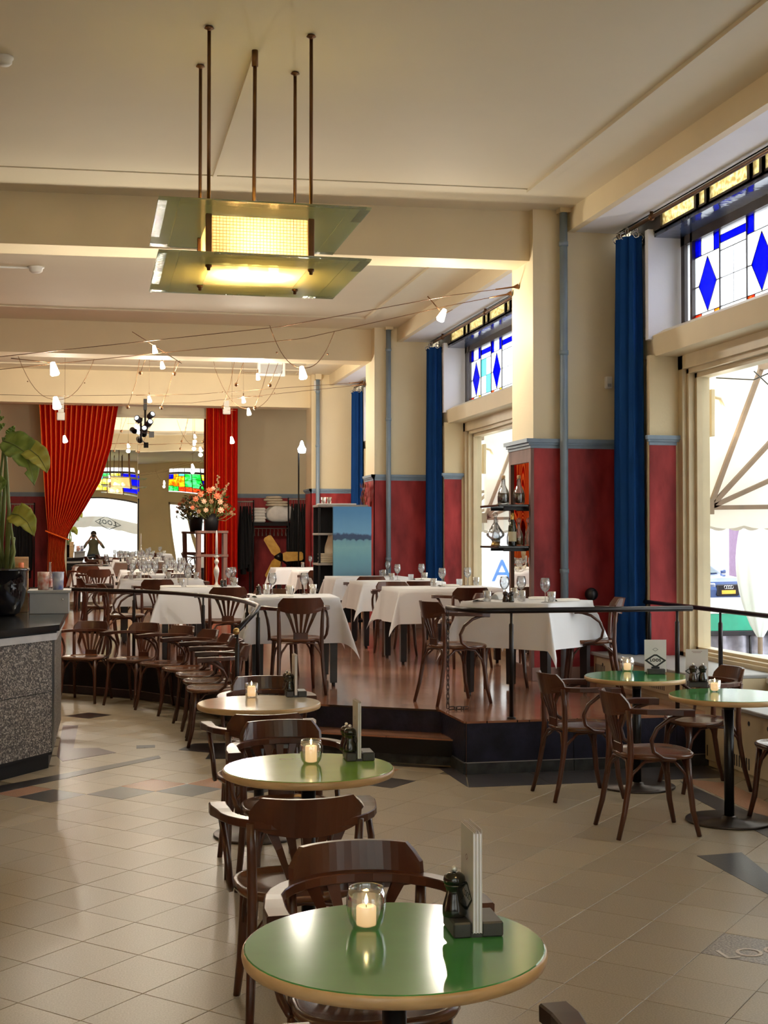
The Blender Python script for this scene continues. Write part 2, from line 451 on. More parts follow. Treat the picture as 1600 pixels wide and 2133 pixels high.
    def prism(s, poly, z0, z1, mi=0, smooth=False):
        n = len(poly)
        ar = sum(poly[i][0] * poly[(i + 1) % n][1] - poly[(i + 1) % n][0] * poly[i][1] for i in range(n))
        if ar < 0: poly = poly[::-1]
        vs = [(x, y, z0) for x, y in poly] + [(x, y, z1) for x, y in poly]
        fs = [tuple(range(n))[::-1], tuple(range(n, 2 * n))] + [(i, (i + 1) % n, n + (i + 1) % n, n + i) for i in range(n)]
        return s.add(vs, fs, smooth, mi)
    def extr(s, pts, d, mi=0, smooth=False):
        """closed polygon of 3-D points pushed along vector d"""
        n = len(pts); d = Vector(d)
        vs = [Vector(p) for p in pts] + [Vector(p) + d for p in pts]
        fs = [tuple(range(n))[::-1], tuple(range(n, 2 * n))] + [(i, (i + 1) % n, n + (i + 1) % n, n + i) for i in range(n)]
        return s.add(vs, fs, smooth, mi)
    def grid(s, nu, nv, fn, smooth=True, closed_u=False, mi=0):
        vs = []; uvs = []
        for j in range(nv + 1):
            for i in range(nu if closed_u else nu + 1):
                u, v = i / nu, j / nv; vs.append(fn(u, v)); uvs.append((u, v))
        w = nu if closed_u else nu + 1
        fs = []
        for j in range(nv):
            for i in range(nu):
                i2 = (i + 1) % w if closed_u else i + 1
                fs.append((j * w + i, j * w + i2, (j + 1) * w + i2, (j + 1) * w + i))
        return s.add(vs, fs, smooth, mi, uvs)
    def ball(s, c, r, n=10, m=6, mi=0, sq=(1, 1, 1)):
        vs = []; fs = []
        for j in range(1, m):
            t = pi * j / m
            for i in range(n):
                a = 2 * pi * i / n
                vs.append((c[0] + r * sq[0] * sin(t) * cos(a), c[1] + r * sq[1] * sin(t) * sin(a), c[2] + r * sq[2] * cos(t)))
        top = len(vs); vs.append((c[0], c[1], c[2] + r * sq[2])); bot = len(vs); vs.append((c[0], c[1], c[2] - r * sq[2]))
        for j in range(m - 2):
            for i in range(n):
                i2 = (i + 1) % n
                fs.append((j * n + i, (j + 1) * n + i, (j + 1) * n + i2, j * n + i2))
        for i in range(n):
            i2 = (i + 1) % n
            fs.append((top, i, i2)); fs.append((bot, (m - 2) * n + i2, (m - 2) * n + i))
        return s.add(vs, fs, True, mi)
    def mesh(s, name, mats):
        me = bpy.data.meshes.new(name); me.from_pydata(s.v, [], s.f)
        for mm in ([mats] if isinstance(mats, str) else mats): me.materials.append(MATS[mm])
        me.polygons.foreach_set('use_smooth', s.sm)
        if any(s.mi): me.polygons.foreach_set('material_index', s.mi)
        if s.uv:
            l = me.uv_layers.new(name='UVMap')
            for lp in me.loops:
                l.data[lp.index].uv = s.uv.get(lp.vertex_index, (0, 0))
        me.update()
        return me
    def build(s, name, mats, parent=None, loc=(0, 0, 0), rot=(0, 0, 0)):
        o = bpy.data.objects.new(name, s.mesh(name, mats)); COL.objects.link(o)
        o.location = loc; o.rotation_euler = rot
        if parent: o.parent = parent
        return o

def tag(o, label, cat, group=None, kind=None):
    if label: o['label'] = label
    if cat: o['category'] = cat
    if group: o['group'] = group
    if kind: o['kind'] = kind
    return o
def thing(name, label, cat, loc=(0, 0, 0), rz=0.0, group=None):
    o = bpy.data.objects.new(name, None); o.empty_display_size = .1
    COL.objects.link(o); o.location = loc; o.rotation_euler = (0, 0, rz)
    return tag(o, label, cat, group)
def struct(o): o['kind'] = 'structure'; return o
def copy_tree(o, loc=None, rz=None, label=None, group=None, parent=None):
    c = o.copy(); COL.objects.link(c)
    if parent: c.parent = parent
    for ch in list(o.children): copy_tree(ch, parent=c)
    if loc is not None: c.location = loc
    if rz is not None: c.rotation_euler = (0, 0, rz)
    if label: c['label'] = label
    if group: c['group'] = group
    elif label and 'group' in c: del c['group']
    return c
class Proto:
    """first use hands out the built thing itself, later uses hand out copies"""
    def __init__(s, root): s.root = root; s.used = False
    def put(s, loc, rz=0.0, label=None, group=None):
        if not s.used:
            s.used = True; o = s.root; o.location = loc; o.rotation_euler = (0, 0, rz)
            if label: o['label'] = label
            if group: o['group'] = group
            return o
        return copy_tree(s.root, loc, rz, label, group)
# ------------------------------------------------------------------ the room
ZP = 0.375            # dining platform height
ZC = 4.70             # ceiling
PILLARS = (4.2, 11.5, 18.5, 24.1)      # near faces, metres from the camera
PD = 0.62                              # pillar depth
YB = 27.2                              # far wall
EDGE = [(-7, 15.0), (-.9, 15.0), (-.25, 14.75), (.47, 14.05), (.8, 13.5), (1.0, 13.0), (1.2, 12.3), (1.3, 11.6), (1.3, 10.55), (1.72, 10.27), (2.59, 9.72), (2.59, 9.06), (5.0, 9.06)]
PLAT = EDGE + [(5.0, YB), (-7, YB)]

def inside(p, poly):
    x, y = p; c = False; n = len(poly)
    for i in range(n):
        x1, y1 = poly[i]; x2, y2 = poly[(i + 1) % n]
        if (y1 > y) != (y2 > y) and x < (x2 - x1) * (y - y1) / (y2 - y1) + x1: c = not c
    return c

# floor: bed with joints, and terrazzo tiles laid on the diagonal
floor = struct(M().box(-7.2, 5.2, -2.2, 15.2, -.30, -.004).build('floor', 'joint'))
DX, DY = .2222, .2308
VX, VY = -.038, 6.13
def tile_mesh(mat, g=.0013, b=.0025):
    m = M()
    def ringv(k, z): return [(-(DX - k), 0, z), (0, -(DY - k), z), (DX - k, 0, z), (0, DY - k, z)]
    vs = ringv(g, -.006) + ringv(g, -.0012) + ringv(g + b, 0)
    fs = [(8, 9, 10, 11)]
    for r in (0, 4):
        for i in range(4): fs.append((r + i, r + (i + 1) % 4, r + 4 + (i + 1) % 4, r + 4 + i))
    m.add(vs, fs)
    return m.mesh('tile', mat)
TM = {k: tile_mesh(k) for k in ('tile', 'tile_pink', 'tile_black', 'tile_speckle')}
BAR = [(-1.5, 8.2), (-.29, 9.93), (-.27, 11.9), (-6.9, 11.9), (-6.9, 8.2)]
cells = []
for i in range(-32, 25):
    for j in range(-36, 40):
        if (i + j) % 2 == 0: continue
        x, y = VX + i * DX, VY + j * DY
        if not (-6.9 < x < 4.42 and -1.9 < y < 14.9): continue
        if inside((x, y), PLAT) or inside((x, y), BAR): continue
        cells.append((x, y))
def near(p, q): return abs(p[0] - q[0]) < .13 and abs(p[1] - q[1]) < .13
BLACK = [(-.26, 8.9), (.19, 8.9), (.63, 8.9), (1.07, 8.9), (1.96, 8.9), (-.04, 12.83)]
PINK = [(.41, 9.13), (.85, 9.13), (-.48, 9.13), (1.74, 9.13), (1.52, 9.36), (1.96, 9.36), (1.96, 6.36), (1.07, 9.13)]
SPECK = [(2.62, 4.93)]
def cell_mat(p):
    for lst, k in ((BLACK, 'tile_black'), (PINK, 'tile_pink'), (SPECK, 'tile_speckle')):
        if any(near(p, q) for q in lst): return k
    return 'tile'
def in_view(p):
    d = Vector((p[0], p[1], 0)) - CAM; w = d.dot(_F)
    if w < .5: return False
    u = 800 + FPX * d.dot(_R) / w; v = 1066.5 - FPX * d.dot(_U) / w
    return -60 < u < 1660 and v < 2230
seen = sorted([c for c in cells if in_view(c)], key=lambda c: c[1])
special = [c for c in seen if cell_mat(c) != 'tile']
seen = special + [c for c in seen if cell_mat(c) == 'tile']
single = set(seen[:296])
for c in seen[:296]:
    k = cell_mat(c)
    o = bpy.data.objects.new('tile', TM[k]); COL.objects.link(o)
    o.location = (c[0], c[1], random.uniform(-.0004, .0004)); o.parent = floor
    if k == 'tile_black': o['label'] = 'black diamond tile set into the beige floor'
    if k == 'tile_pink': o['label'] = 'pinkish floor tile'
    if k == 'tile_speckle': o['label'] = 'dark speckled floor tile with light letters'
rest = M(); tm = TM['tile']
tv = [tuple(v.co) for v in tm.vertices]; tf = [tuple(p.vertices) for p in tm.polygons]
for c in cells:
    if c in single: continue
    rest.add([(v[0] + c[0], v[1] + c[1], v[2]) for v in tv], tf)
o = rest.build('tile_field', 'tile', floor); o['kind'] = 'stuff'

def text(body, size, mat, loc, rot, parent=None, name='lettering', ext=.0006, sp=1.0, bold=0.0):
    c = bpy.data.curves.new(name, 'FONT'); c.body = body; c.size = size; c.extrude = ext
    c.align_x = 'CENTER'; c.align_y = 'CENTER'; c.space_character = sp; c.resolution_u = 3; c.offset = bold
    c.materials.append(MATS[mat])
    tmp = bpy.data.objects.new(name, c); COL.objects.link(tmp)
    me = bpy.data.meshes.new_from_object(tmp.evaluated_get(bpy.context.evaluated_depsgraph_get()))
    bpy.data.objects.remove(tmp)
    o = bpy.data.objects.new(name, me); COL.objects.link(o); o.location = loc; o.rotation_euler = rot
    if parent: o.parent = parent
    return o
text('LOOS', .15, 'paper', (2.66, 4.93, .0012), (0, 0, 0), floor, ext=.0004)

def inlay(name, pts, mat, z=.0016):
    p = [(q[0], q[1]) for q in pts]
    o = M().prism(p, -.003, z).build(name, mat, floor); return o
# dark marquetry near the bar
def fz(px, py): v = at_z(px, py, 0); return (v.x, v.y)
inlay('dark_inlay_strip', [fz(-30, 1652), fz(0, 1637), fz(331, 1574), fz(335, 1579), fz(0, 1651), fz(-30, 1658)], 'tile_black')
inlay('brown_inlay', [fz(131, 1511), fz(163, 1511), fz(153, 1559), fz(205, 1558), fz(242, 1568), fz(130, 1586), fz(118, 1575)], 'tile_brown')
inlay('small_black_inlay', [fz(284, 1553), fz(323, 1552), fz(323, 1557), fz(284, 1559)], 'tile_black')
inlay('black_angle_inlay', [fz(372, 1562), fz(403, 1549), fz(520, 1547), fz(540, 1580), fz(428, 1581), fz(437, 1568)], 'tile_black')
# grey border tiles along the platform plinth and under the windows
bt = [[(2.47, 8.58), (3.05, 8.57), (3.05, 9.06), (2.595, 9.06)], [(3.055, 8.57), (3.75, 8.56), (3.75, 9.06), (3.055, 9.06)], [(3.755, 8.56), (4.39, 8.55), (4.39, 9.06), (3.755, 9.06)],
      [(2.466, 8.585), (2.585, 9.06), (2.585, 9.36), (2.466, 9.42)], [(1.10, 10.2), (1.9, 9.68), (1.98, 9.77), (1.14, 10.28)], [(1.905, 9.675), (2.46, 9.33), (2.58, 9.36), (1.985, 9.765)]]
for q in bt: inlay('border_tile', q, 'tile_grey')
inlay('border_tile', [fz(1416, 1626), fz(1640, 1727), fz(1640, 1766), fz(1447, 1663)], 'tile_grey')
inlay('pink_inlay', [fz(1418, 1622), fz(1520, 1632), fz(1640, 1692), fz(1640, 1724)], 'tile_pink')
inlay('border_tile', [fz(1452, 1783), fz(1545, 1776), fz(1640, 1852), fz(1640, 1885)], 'tile_grey')

# dining platform with its wooden floor, slate sides and step
plat = struct(M().prism(PLAT, -.02, ZP).build('platform_floor', 'wood_floor'))
side = M(); pl = M(); ed = M(); cap = M()
for (a, b) in zip(EDGE, EDGE[1:]):
    dx, dy = b[0] - a[0], b[1] - a[1]; l = hypot(dx, dy); nx, ny = dy / l, -dx / l
    nseg = max(1, int(l / .75))
    for k in range(nseg):
        p = (a[0] + dx * k / nseg, a[1] + dy * k / nseg); q = (a[0] + dx * (k + 1) / nseg, a[1] + dy * (k + 1) / nseg)
        g = .002 / l
        p2 = (p[0] + dx * g, p[1] + dy * g); q2 = (q[0] - dx * g, q[1] - dy * g)
        dark = b[0] < 1.31
        M().prism([p2, q2, (q2[0] + nx * .012, q2[1] + ny * .012), (p2[0] + nx * .012, p2[1] + ny * .012)], .085, ZP - .014).build('side_panel', 'black_shelf' if dark else 'slate_side', plat)
        M().prism([p2, q2, (q2[0] + nx * .02, q2[1] + ny * .02), (p2[0] + nx * .02, p2[1] + ny * .02)], 0, .08).build('plinth_tile', 'slate_plinth' if not dark else 'tile_black', plat)
    ed.prism([a, b, (b[0] + nx * .014, b[1] + ny * .014), (a[0] + nx * .014, a[1] + ny * .014)], .08, .086)
    cap.prism([a, b, (b[0] + nx * .018, b[1] + ny * .018), (a[0] + nx * .018, a[1] + ny * .018)], ZP - .014, ZP + .001)
ed.build('edge_strip', 'metal_edge', plat); cap.build('nosing', 'wood_floor', plat)
STEP = [(1.3, 10.53), (1.14, 10.29), (2.588, 9.38), (2.588, 9.72), (1.72, 10.27)]
step = struct(M().prism(STEP, .07, .19).build('platform_step', 'black_shelf'))
M().prism([(1.29, 10.53), (1.13, 10.28), (2.588, 9.365), (2.588, 9.72), (1.72, 10.27)], .19, .2).build('tread', 'wood_floor', step)
M().prism([(1.3, 10.53), (1.16, 10.31), (2.588, 9.41), (2.588, 9.72), (1.72, 10.27)], 0, .07).build('step_plinth', 'slate_plinth', step)

# ceiling, beams, flat mouldings
struct(M().box(-7.3, 4.86, -2.3, YB + .2, ZC, ZC + .2).build('ceiling', 'cream_ceiling'))
def beam(y_right, skew, w, z):
    m = M(); yl = y_right + skew * 10.9
    m.prism([(3.93, y_right), (3.93, y_right + w), (-7.1, yl + w), (-7.1, yl)], z, ZC + .01)
    return struct(m.build('ceiling_beam', 'cream'))
beam(11.60, .06, .42, 4.24); beam(18.72, .02, .44, 4.24); beam(24.3, .005, .42, 4.1)
tr = M()
def mould(p, q, w=.05, h=.02):
    dx, dy = q[0] - p[0], q[1] - p[1]; l = hypot(dx, dy); nx, ny = -dy / l * w / 2, dx / l * w / 2
    tr.prism([(p[0] + nx, p[1] + ny), (q[0] + nx, q[1] + ny), (q[0] - nx, q[1] - ny), (p[0] - nx, p[1] - ny)], ZC - h, ZC + .005)
mould((3.66, 10.86), (-7, 11.48), .05, .008); mould((3.69, 3.0), (3.69, 10.86), .07, .03)
mould((3.65, 17.72), (-7, 17.75)); mould((3.66, 12.7), (3.66, 17.72), .07, .03); mould((3.65, 24), (3.65, 19.3), .07, .03); mould((-7, 23.6), (3.6, 23.5))
struct(tr.build('trim_1', 'cream_ceiling'))
struct(M().box(.955, .985, 8.15, 10.98, ZC - .03, ZC + .005).build('trim_2', 'cream_ceiling'))

# walls
def wainscot(parent, faces, z0, zt=2.5):
    """faces: list of (p, q) plan segments, outward side on the right hand of p->q"""
    for (p, q) in faces:
        dx, dy = q[0] - p[0], q[1] - p[1]; l = hypot(dx, dy); nx, ny = dy / l, -dx / l
        def strip(t, za, zb, mat, name, e=0.0):
            ex, ey = dx / l * e, dy / l * e
            a = (p[0] - ex, p[1] - ey); b = (q[0] + ex, q[1] + ey)
            return M().prism([a, b, (b[0] + nx * t, b[1] + ny * t), (a[0] + nx * t, a[1] + ny * t)], za, zb).build(name, mat, parent)
        strip(.012, z0, zt, 'red_wall', 'wainscot', .012)
        strip(.02, z0, z0 + .12, 'baseboard', 'baseboard', .02)
        m = M()
        for t, za, zb in ((.018, zt, zt + .03), (.034, zt + .03, zt + .05), (.048, zt + .05, zt + .085)):
            ex, ey = dx / l * t, dy / l * t
            a = (p[0] - ex, p[1] - ey); b = (q[0] + ex, q[1] + ey)
            m.prism([a, b, (b[0] + nx * t, b[1] + ny * t), (a[0] + nx * t, a[1] + ny * t)], za, zb)
        m.build('dado_rail', 'dado_blue', parent)

wl = struct(M().box(-7.3, -7.0, -2.3, YB + .3, -.3, ZC + .05).build('wall_left', 'cream'))
wainscot(wl, [((-7, -2), (-7, YB))], 0)
wb = struct(M().box(-7.2, 5.6, YB, YB + .3, -.3, ZC + .05).build('wall_back', 'cream'))
wainscot(wb, [((-7, YB), (5.0, YB))], ZP)

for i, p in enumerate(PILLARS):
    z0 = 0 if p < 9 else ZP
    w = struct(M().box(3.93, 5.5, p, p + PD, -.02, ZC + .01).build('pillar', 'cream'))
    # thicker outer half of the pier
    faces = [((3.93, p + PD), (3.93, p)), ((3.93, p), (4.80, p)), ((4.8, p + PD), (3.93, p + PD))]
    if i == 1: faces = faces[1:]
    wainscot(w, faces, z0)
    j = struct(M().box(4.81, 5.22, p - .6, p - .53, -.02, 3.3).box(4.91, 5.22, p - .53, p, -.02, 3.3).build('window_jamb', 'cream'))
    wainscot(j, [((4.815, p - .6), (5.04, p - .6))], z0)
    struct(M().box(4.80, 5.2, p - .6, p - .53, 3.44, 4.42).box(4.9, 5.2, p - .53, p, 3.44, 4.42).build('window_reveal', 'white_plaster'))
    j2 = struct(M().box(4.80, 5.22, p + PD, p + PD + .55, -.02, 3.3).build('window_jamb', 'cream'))
    wainscot(j2, [((4.80, p + PD + .55), (4.80, p + PD))], z0)
    struct(M().box(4.78, 5.2, p + PD, p + PD + .55, 3.44, 4.42).build('window_reveal', 'white_plaster'))
# near end of the window wall, beside and behind the camera
struct(M().box(4.8, 5.5, -2.3, 3.6, -.3, ZC).build('wall_right', 'cream'))

BAYS = [(PILLARS[0] + PD, PILLARS[1]), (PILLARS[1] + PD, PILLARS[2]), (PILLARS[2] + PD, PILLARS[3])]
struct(M().box(4.92, 5.3, PILLARS[3] + PD - .01, YB + .01, -.3, ZC).build('wall_right', 'cream'))

def window_bay(n, y0, y1):
    z0 = 0.0 if n == 1 else ZP
    zs = .62 if n == 1 else .80                      # sill height
    w = struct(M().box(5.16, 5.34, y0 + .5, y1 - .55, -.5, zs - .04).build('window_%d' % n, 'cream'))
    a, b = y0 + .55, y1 - .6
    # large pane in its profiled frame
    fr = M()
    for t, xa, xb in ((.13, 5.12, 5.2), (.09, 5.08, 5.13), (.17, 5.18, 5.3)):
        fr.box(xa, xb, b - t, b, zs, 3.29); fr.box(xa, xb, a, a + t, zs, 3.29)
        fr.box(xa, xb, a, b, 3.29 - t - .03, 3.29); fr.box(xa, xb, a, b, zs - .02, zs + t * .6)
    fr.build('frame', 'frame_cream', w)
    M().cbox(5.0, 5.2, a, b, zs - .05, zs, .01).build('sill', 'white_plaster', w)
    M().box(5.225, 5.235, a + .1, b - .1, zs + .04, 3.2).build('pane', 'window_glass', w)
    # transom beam between the big pane and the leaded lights
    t = M(); prof = [(4.86, 3.29), (5.24, 3.29), (5.24, 3.53), (4.95, 3.53), (4.84, 3.47)]
    t.extr([(x, y0 + .1, z) for x, z in prof], (0, y1 - y0 - .2, 0)); t.build('transom', 'cream', w)
    # leaded lights
    X = 5.13; zb, zt = 3.55, 4.27
    lead = M(); bar = M()
    def quad(pts, mat, th=.006):
        M().extr([(X, y, z) for y, z in pts], (th, 0, 0)).build('leaded_pane', mat, w)
    def ld(y1_, z1_, y2_, z2_, r=.006):
        lead.tube([(X + .003, y1_, z1_), (X + .003, y2_, z2_)], r, n=4)
    def rect(ya, yb, za, zb_, mat):
        g = .002
        quad([(ya + g, za + g), (yb - g, za + g), (yb - g, zb_ - g), (ya + g, zb_ - g)], mat)
    y = y1 - .68
    rect(y - .13, y - .02, zb, zt, 'stain_white')
    bar.box(X - .03, X + .04, y - .02, y + .05, zb - .04, zt + .08)
    bar.box(X - .03, X + .04, y - .17, y - .13, zb - .04, zt + .08)
    y -= .17; k = 0
    while y - .47 > y0 + .6:
        ya, yb = y - .47, y
        if k % 2 == 0:
            c = (ya + yb) / 2; zm = 3.86; hh, hw = .235, .165
            for (p, q, mt) in ((ya, ya + .115, 'stain_blue'), (ya + .115, yb - .115, 'stain_white'), (yb - .115, yb, 'stain_blue')): rect(p, q, 4.12, zt, mt)
            for (p, q, mt) in ((ya, ya + .11, 'stain_orange'), (ya + .11, yb - .12, 'stain_white'), (yb - .12, yb, 'stain_red')): rect(p, q, zb, 3.62, mt)
            for x in (ya + .115, yb - .115): ld(x, 4.12, x, zt)
            for x in (ya + .11, yb - .12): ld(x, zb, x, 3.62)
            quad([(c, zm - hh), (c + hw, zm), (c, zm + hh), (c - hw, zm)], 'stain_blue')
            wm = 'stain_white'
            quad([(ya, 3.622), (c, 3.622), (c, zm - hh), (c - hw, zm), (ya, zm)], wm); quad([(c, 3.622), (yb, 3.622), (yb, zm), (c + hw, zm), (c, zm - hh)], wm)
            quad([(ya, zm), (c - hw, zm), (c, zm + hh), (c, 4.118), (ya, 4.118)], wm); quad([(c + hw, zm), (yb, zm), (yb, 4.118), (c, 4.118), (c, zm + hh)], wm)
            for s1 in (-1, 1):
                for s2 in (-1, 1): ld(c, zm + s2 * hh, c + s1 * hw, zm)
                ld(c + s1 * hw, zm, ya if s1 < 0 else yb, zm); ld(c, zm + s1 * hh, c, 4.12 if s1 > 0 else 3.62, .003)
        else:
            c = (ya + yb) / 2; teal = n == 2 and k % 4 == 1
            rect(ya, yb, 4.22, zt, 'stain_white'); rect(ya, yb, 4.155, 4.22, 'stain_blue'); rect(ya, yb, 4.09, 4.155, 'stain_white')
            for i_, (p, q) in enumerate(((ya, c), (c, yb))):
                rect(p, q, 3.86, 4.09, 'stain_teal' if teal and i_ == 1 else 'stain_white'); rect(p, q, 3.62, 3.86, 'stain_teal' if teal and i_ == 0 else 'stain_white')
            rect(ya, yb, zb, 3.62, 'stain_white')
            for z in (4.22, 4.155, 4.09, 3.86): ld(ya, z, yb, z, .004)
            ld(c, 3.62, c, 4.09, .004)
        ld(ya, 4.12 if k % 2 == 0 else 4.09, yb, 4.12 if k % 2 == 0 else 4.09, .005); ld(ya, 3.62, yb, 3.62, .005)
        bar.box(X - .008, X + .014, ya - .006, ya + .006, zb, zt)
        y = ya; k += 1
    bar.box(X - .03, X + .05, y0 + .5, y1 - .62, zt, zt + .08); bar.box(X - .02, X + .04, y0 + .5, y1 - .62, zb - .04, zb)
    lead.build('lead_came', 'dark_frame', w); bar.build('leaded_frame', 'dark_frame', w)
    # glossy dark blue board over the leaded lights, and obscure amber glass above it
    M().box(4.86, 5.26, y0 + .1, y1 - .1, 4.35, 4.40).build('head_board', 'blue_board', w)
    am = M(); yy = y1 - .75; k = 0
    dk = M(); dk.box(4.86, 4.9, y0 + .1, y1 - .2, 4.38, 4.42)
    while yy > y0 + .5:
        wd = .66 if k % 2 == 0 else .13
        M().box(4.87, 4.88, yy - wd, yy, 4.42, 4.78).build('amber_pane', 'amber', w)
        dk.box(4.85, 4.90, yy - wd - .06, yy - wd, 4.40, 4.8); dk.box(4.85, 4.9, yy, yy + .02, 4.4, 4.8)
        yy -= wd + .06; k += 1
    dk.box(4.85, 4.9, y1 - .73, y1 - .1, 4.4, 4.8)
    dk.build('amber_frame', 'dark_frame', w)
    # fascia and soffit
    struct(M().box(4.26, 4.33, y0 - .01, y1 + .01, 4.50, ZC).build('fascia', 'cream'))
    struct(M().box(4.33, 4.76, y0 - .01, y1 + .01, 4.51, 4.56).build('soffit', 'white_plaster'))
    struct(M().box(4.74, 4.78, y0 - .01, y1 + .01, 4.51, ZC + .1).build('soffit_edge', 'white_plaster'))
    # curtain rail
    rod = thing('curtain_rail', ['dark curtain rail across the window closest to the round tables', 'dark curtain rail across the window behind the bottle shelves', 'dark curtain rail across the window by the blue painting'][n - 1], 'curtain rail', (4.72, y1 - .1, 4.46))
    M().tube([(0, 0, 0), (0, y0 - y1 + .2, 0)], .018, n=8).build('rail', 'bronze', rod)
    for q in range(3):
        yy = -(y1 - y0 - .2) * (q + .35) / 3
        M().tube([(0, yy, 0), (0, yy, .05)], .016, n=6).build('bracket', 'bronze', rod)
        M().ball((0, yy, 0), .032, 8, 6).build('knuckle', 'bronze', rod)
    return w
glassmat('amber', (.50, .40, .20), .05, rough=.3, c2=(.80, .72, .48), tscale=30, tex=.8, diffuse=.55, rim=False)
for i, (a, b) in enumerate(BAYS): window_bay(i + 1, a, b)

struct(M().box(-.80, 2.30, 25.5, 25.6, ZP, ZC).build('wall_partition', 'cream'))
# street front behind the camera, seen in the far mirror
fw = M()
for (x0, x1, z0_, z1_) in ((-7.2, -3.4, -.3, ZC), (-3.4, 1.75, -.3, .55), (-3.4, 1.75, 3.2, 3.5), (-3.4, 4.9, 4.45, ZC), (1.75, 2.95, -.3, 4.45), (2.95, 4.7, 3.0, 3.45), (4.7, 4.9, -.3, 4.45), (4.9, 5.5, -.3, ZC)):
    fw.box(x0, x1, -2.3, -2.0, z0_, z1_)
struct(fw.build('wall_front', 'cream'))
w4 = struct(M().box(-3.35, 1.7, -2.2, -2.19, .55, 3.2).build('window_4', 'window_glass'))
m = M()
for x in (-3.4, 1.67): m.box(x, x + .08, -2.24, -2.08, .5, 3.25)
m.box(-3.4, 1.75, -2.24, -2.08, 3.14, 3.22); m.box(-3.4, 1.75, -2.24, -2.05, .5, .6)
m.build('frame', 'dark_frame', w4)
w5 = struct(M().box(2.98, 4.7, -2.2, -2.19, -.02, 3.0).build('window_5', 'window_glass'))
m = M()
for x in (2.95, 3.75, 4.62): m.box(x, x + .09, -2.24, -2.08, 0, 3.0)
m.box(2.95, 4.7, -2.24, -2.08, 2.9, 3.0); m.build('frame', 'frame_cream', w5)
cm = ['stain_blue', 'stain_orange', 'stain_green', 'stain_yellow', 'stain_red', 'stain_teal', 'stain_white']
for w, xs, seq in ((w4, [-3.4 + .43 * i for i in range(13)], 'bgwybwbpwygt'), (w5, [2.95 + .29 * i for i in range(7)], 'boogyb')):
    ldm = M()
    for i in range(len(xs) - 1):
        zs = (3.5, 3.5 + random.uniform(.15, .3), 3.5 + random.uniform(.45, .65), 4.22)
        for k in range(3):
            if w == w5: mt = {0: ['stain_green', 'stain_green', 'stain_red', 'stain_red', 'stain_red', 'stain_blue'][i], 1: ['stain_orange', 'stain_orange', 'stain_orange', 'stain_green', 'stain_green', 'stain_blue'][i], 2: ['stain_blue', 'stain_orange', 'stain_teal', 'stain_green', 'stain_green', 'stain_yellow'][i]}[k]
            else: mt = random.choice(['stain_teal', 'stain_yellow', 'stain_green', 'stain_white', 'stain_blue', 'stain_white', 'stain_yellow'])
            M().box(xs[i] + .006, xs[i + 1] - .006, -2.18, -2.17, zs[k] + .005, zs[k + 1] - .005).build('leaded_pane', mt, w)
            ldm.box(xs[i], xs[i + 1], -2.19, -2.16, zs[k] - .008, zs[k] + .008)
        ldm.box(xs[i] - .012, xs[i] + .012, -2.19, -2.16, 3.48, 4.45)
        M().box(xs[i] + .02, xs[i + 1] - .02, -2.18, -2.17, 4.3, 4.44).build('top_pane', 'stain_white', w)
    ldm.box(xs[0], xs[-1], -2.2, -2.15, 4.22, 4.3)
    ldm.build('lead_came', 'dark_frame', w)
